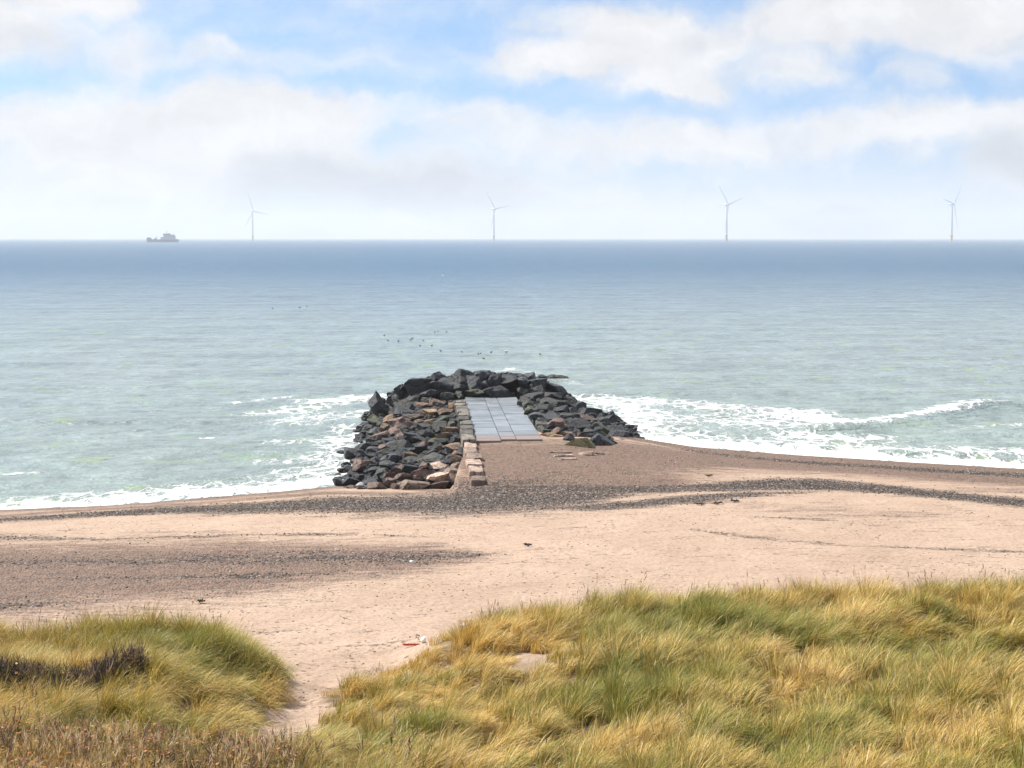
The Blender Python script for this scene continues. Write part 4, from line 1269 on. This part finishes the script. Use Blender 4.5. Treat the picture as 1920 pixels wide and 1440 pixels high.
colb = np.where(isg[:, None], green[gi], strw[si]) * RNG.uniform(.72, 1.28, (N_, 1)) * np.array([1.10, 1.09, 1.0])
seed_ = RNG.uniform(0, 1, N_) < np.where(crest_[idx] > .3, .010, .004)
L = np.where(seed_, L * 1.2, L)
p0 = np.where(seed_, p0 * .35, p0); p1 = np.where(seed_, p1 * .4, p1)
colb[seed_] = np.array([.44, .32, .14])
sec = [('dune_grass', BX >= -1.0, 'tall wind-combed green and straw marram grass on the right dune', None),
       ('dune_grass', (BX < -1.0) & (BX > -4.2) & (BY < 31.5), 'straw marram grass on the low ridge between sandy path and right dune', None),
       ('dune_grass', (BX <= -4.2) | ((BX < -1.0) & (BY >= 31.5)), 'shaggy green and straw marram grass on the left dune', None)]
for nm, mk, lab, _ in sec:
    tag(link(nm, blade_mesh(nm, R[mk], azm[mk], p0[mk], p1[mk], L[mk], wd[mk], colb[mk]), GMAT), lab, 'grass', kind='stuff')
# flowering spikes on the taller stems
sm = seed_ & (RNG.uniform(0, 1, N_) < .6)
E1 = R[sm].copy()
for kk in range(3):
    ph = p0[sm] + (p1[sm] - p0[sm]) * (kk + .5) / 3 if kk else p0[sm]
    E1 += np.stack([np.sin(ph) * np.cos(azm[sm]), np.sin(ph) * np.sin(azm[sm]), np.cos(ph)], 1) * (L[sm] / 3)[:, None]
    if kk == 1: Eb = E1.copy()
sp_c = np.array([(.40, .30, .15)]) * RNG.uniform(.6, 1.2, (sm.sum(), 1))
E0 = Eb + (E1 - Eb) * .45
tag(link('grass_spikes', blade_mesh('grass_spikes', E0, azm[sm], p1[sm] * .9, p1[sm], np.full(sm.sum(), .15), np.full(sm.sum(), .018), sp_c, (.4, 1, .8)), GMAT),
    'dry brown seed spikes standing above the dune grass', 'grass', kind='stuff')

# ---- dark twiggy scrub: stems with side twigs and a few last leaves
def scrub(name, X, Y, hmin, hmax, pal, leafp, label):
    n_ = len(X)
    Z = ground(X, Y)
    Rr, A, P0, P1, LL, WW, CC = [], [], [], [], [], [], []
    H = RNG.uniform(hmin, hmax, n_)
    base = np.stack([X, Y, Z - .02], 1)
    a0 = RNG.uniform(0, 6.28, n_)
    c0 = pal[RNG.integers(0, len(pal), n_)] * RNG.uniform(.7, 1.3, (n_, 1))
    Rr.append(base); A.append(a0); P0.append(RNG.uniform(0, .25, n_)); P1.append(RNG.uniform(0, .4, n_)); LL.append(H); WW.append(RNG.uniform(.010, .018, n_)); CC.append(c0)
    for q in range(5):
        f = RNG.uniform(.3, .9, n_)
        b2 = base + np.stack([np.sin(.15) * np.cos(a0), np.sin(.15) * np.sin(a0), np.ones(n_)], 1) * (H * f)[:, None]
        Rr.append(b2); A.append(RNG.uniform(0, 6.28, n_)); P0.append(RNG.uniform(.3, .9, n_)); P1.append(RNG.uniform(.1, .8, n_)); LL.append(H * RNG.uniform(.18, .42, n_)); WW.append(RNG.uniform(.007, .013, n_)); CC.append(c0)
    if leafp:
        for q in range(3):
            s_ = RNG.uniform(0, 1, n_) < leafp
            f = RNG.uniform(.4, 1.0, n_)
            b2 = base + np.stack([RNG.normal(0, .05, n_), RNG.normal(0, .05, n_), H * f], 1)
            lc_ = np.array([(.50, .16, .03), (.52, .22, .05), (.36, .10, .03), (.48, .30, .06), (.40, .22, .10)])[RNG.integers(0, 5, n_)] * RNG.uniform(.7, 1.2, (n_, 1))
            Rr.append(b2[s_]); A.append(RNG.uniform(0, 6.28, s_.sum())); P0.append(RNG.uniform(.6, 1.5, s_.sum())); P1.append(RNG.uniform(1.2, 2.2, s_.sum())); LL.append(RNG.uniform(.04, .07, s_.sum())); WW.append(RNG.uniform(.028, .05, s_.sum())); CC.append(lc_[s_])
    me = blade_mesh(name, *[np.concatenate(z) for z in (Rr, A, P0, P1, LL, WW, CC)], prof=(.9, 1.0, .8))
    return tag(link(name, me, GMAT), label, 'scrub', kind='stuff')


X, Y = RNG.uniform(-11, -5, 26000), RNG.uniform(25.5, 29.5, 26000)
k = RNG.uniform(0, 1, len(X)) < sstep(.35, .95, blob(X, Y, BUSH)) * .55
scrub('twiggy_scrub', X[k], Y[k], .30, .62, np.array([(.05, .037, .036), (.075, .052, .045), (.035, .03, .034), (.13, .09, .07), (.30, .22, .15)]), .12, 'dark leafless twiggy scrub patch amid the left dune grass')
X, Y = RNG.uniform(-10.5, .2, 30000), RNG.uniform(20.5, 25.2, 30000)
k = (RNG.uniform(0, 1, len(X)) < .36 * sstep(24.9, 23.4, Y + .8 * (fbm(X * .7, Y * .7, 71, 3) - .5)) * (.85 * sstep(-2.4, -4.0, X) + .15 * sstep(-.4, -1.6, X)) * (.35 + .9 * fbm(X * .9, Y * .9, 72, 2))) & (np.abs(X) < .325 * Y + 2)
scrub('rose_scrub', X[k], Y[k], .28, .60, np.array([(.16, .10, .07), (.36, .24, .15), (.55, .41, .26), (.06, .04, .036), (.70, .55, .34)]) * 1.12, .36, 'low brown rose scrub with orange leaves along the bottom left')
SC.cycles.max_bounces = 6
SC.cycles.diffuse_bounces = 3
SC.cycles.volume_bounces = 1
SC.cycles.transmission_bounces = 3
SC.cycles.use_denoising = True
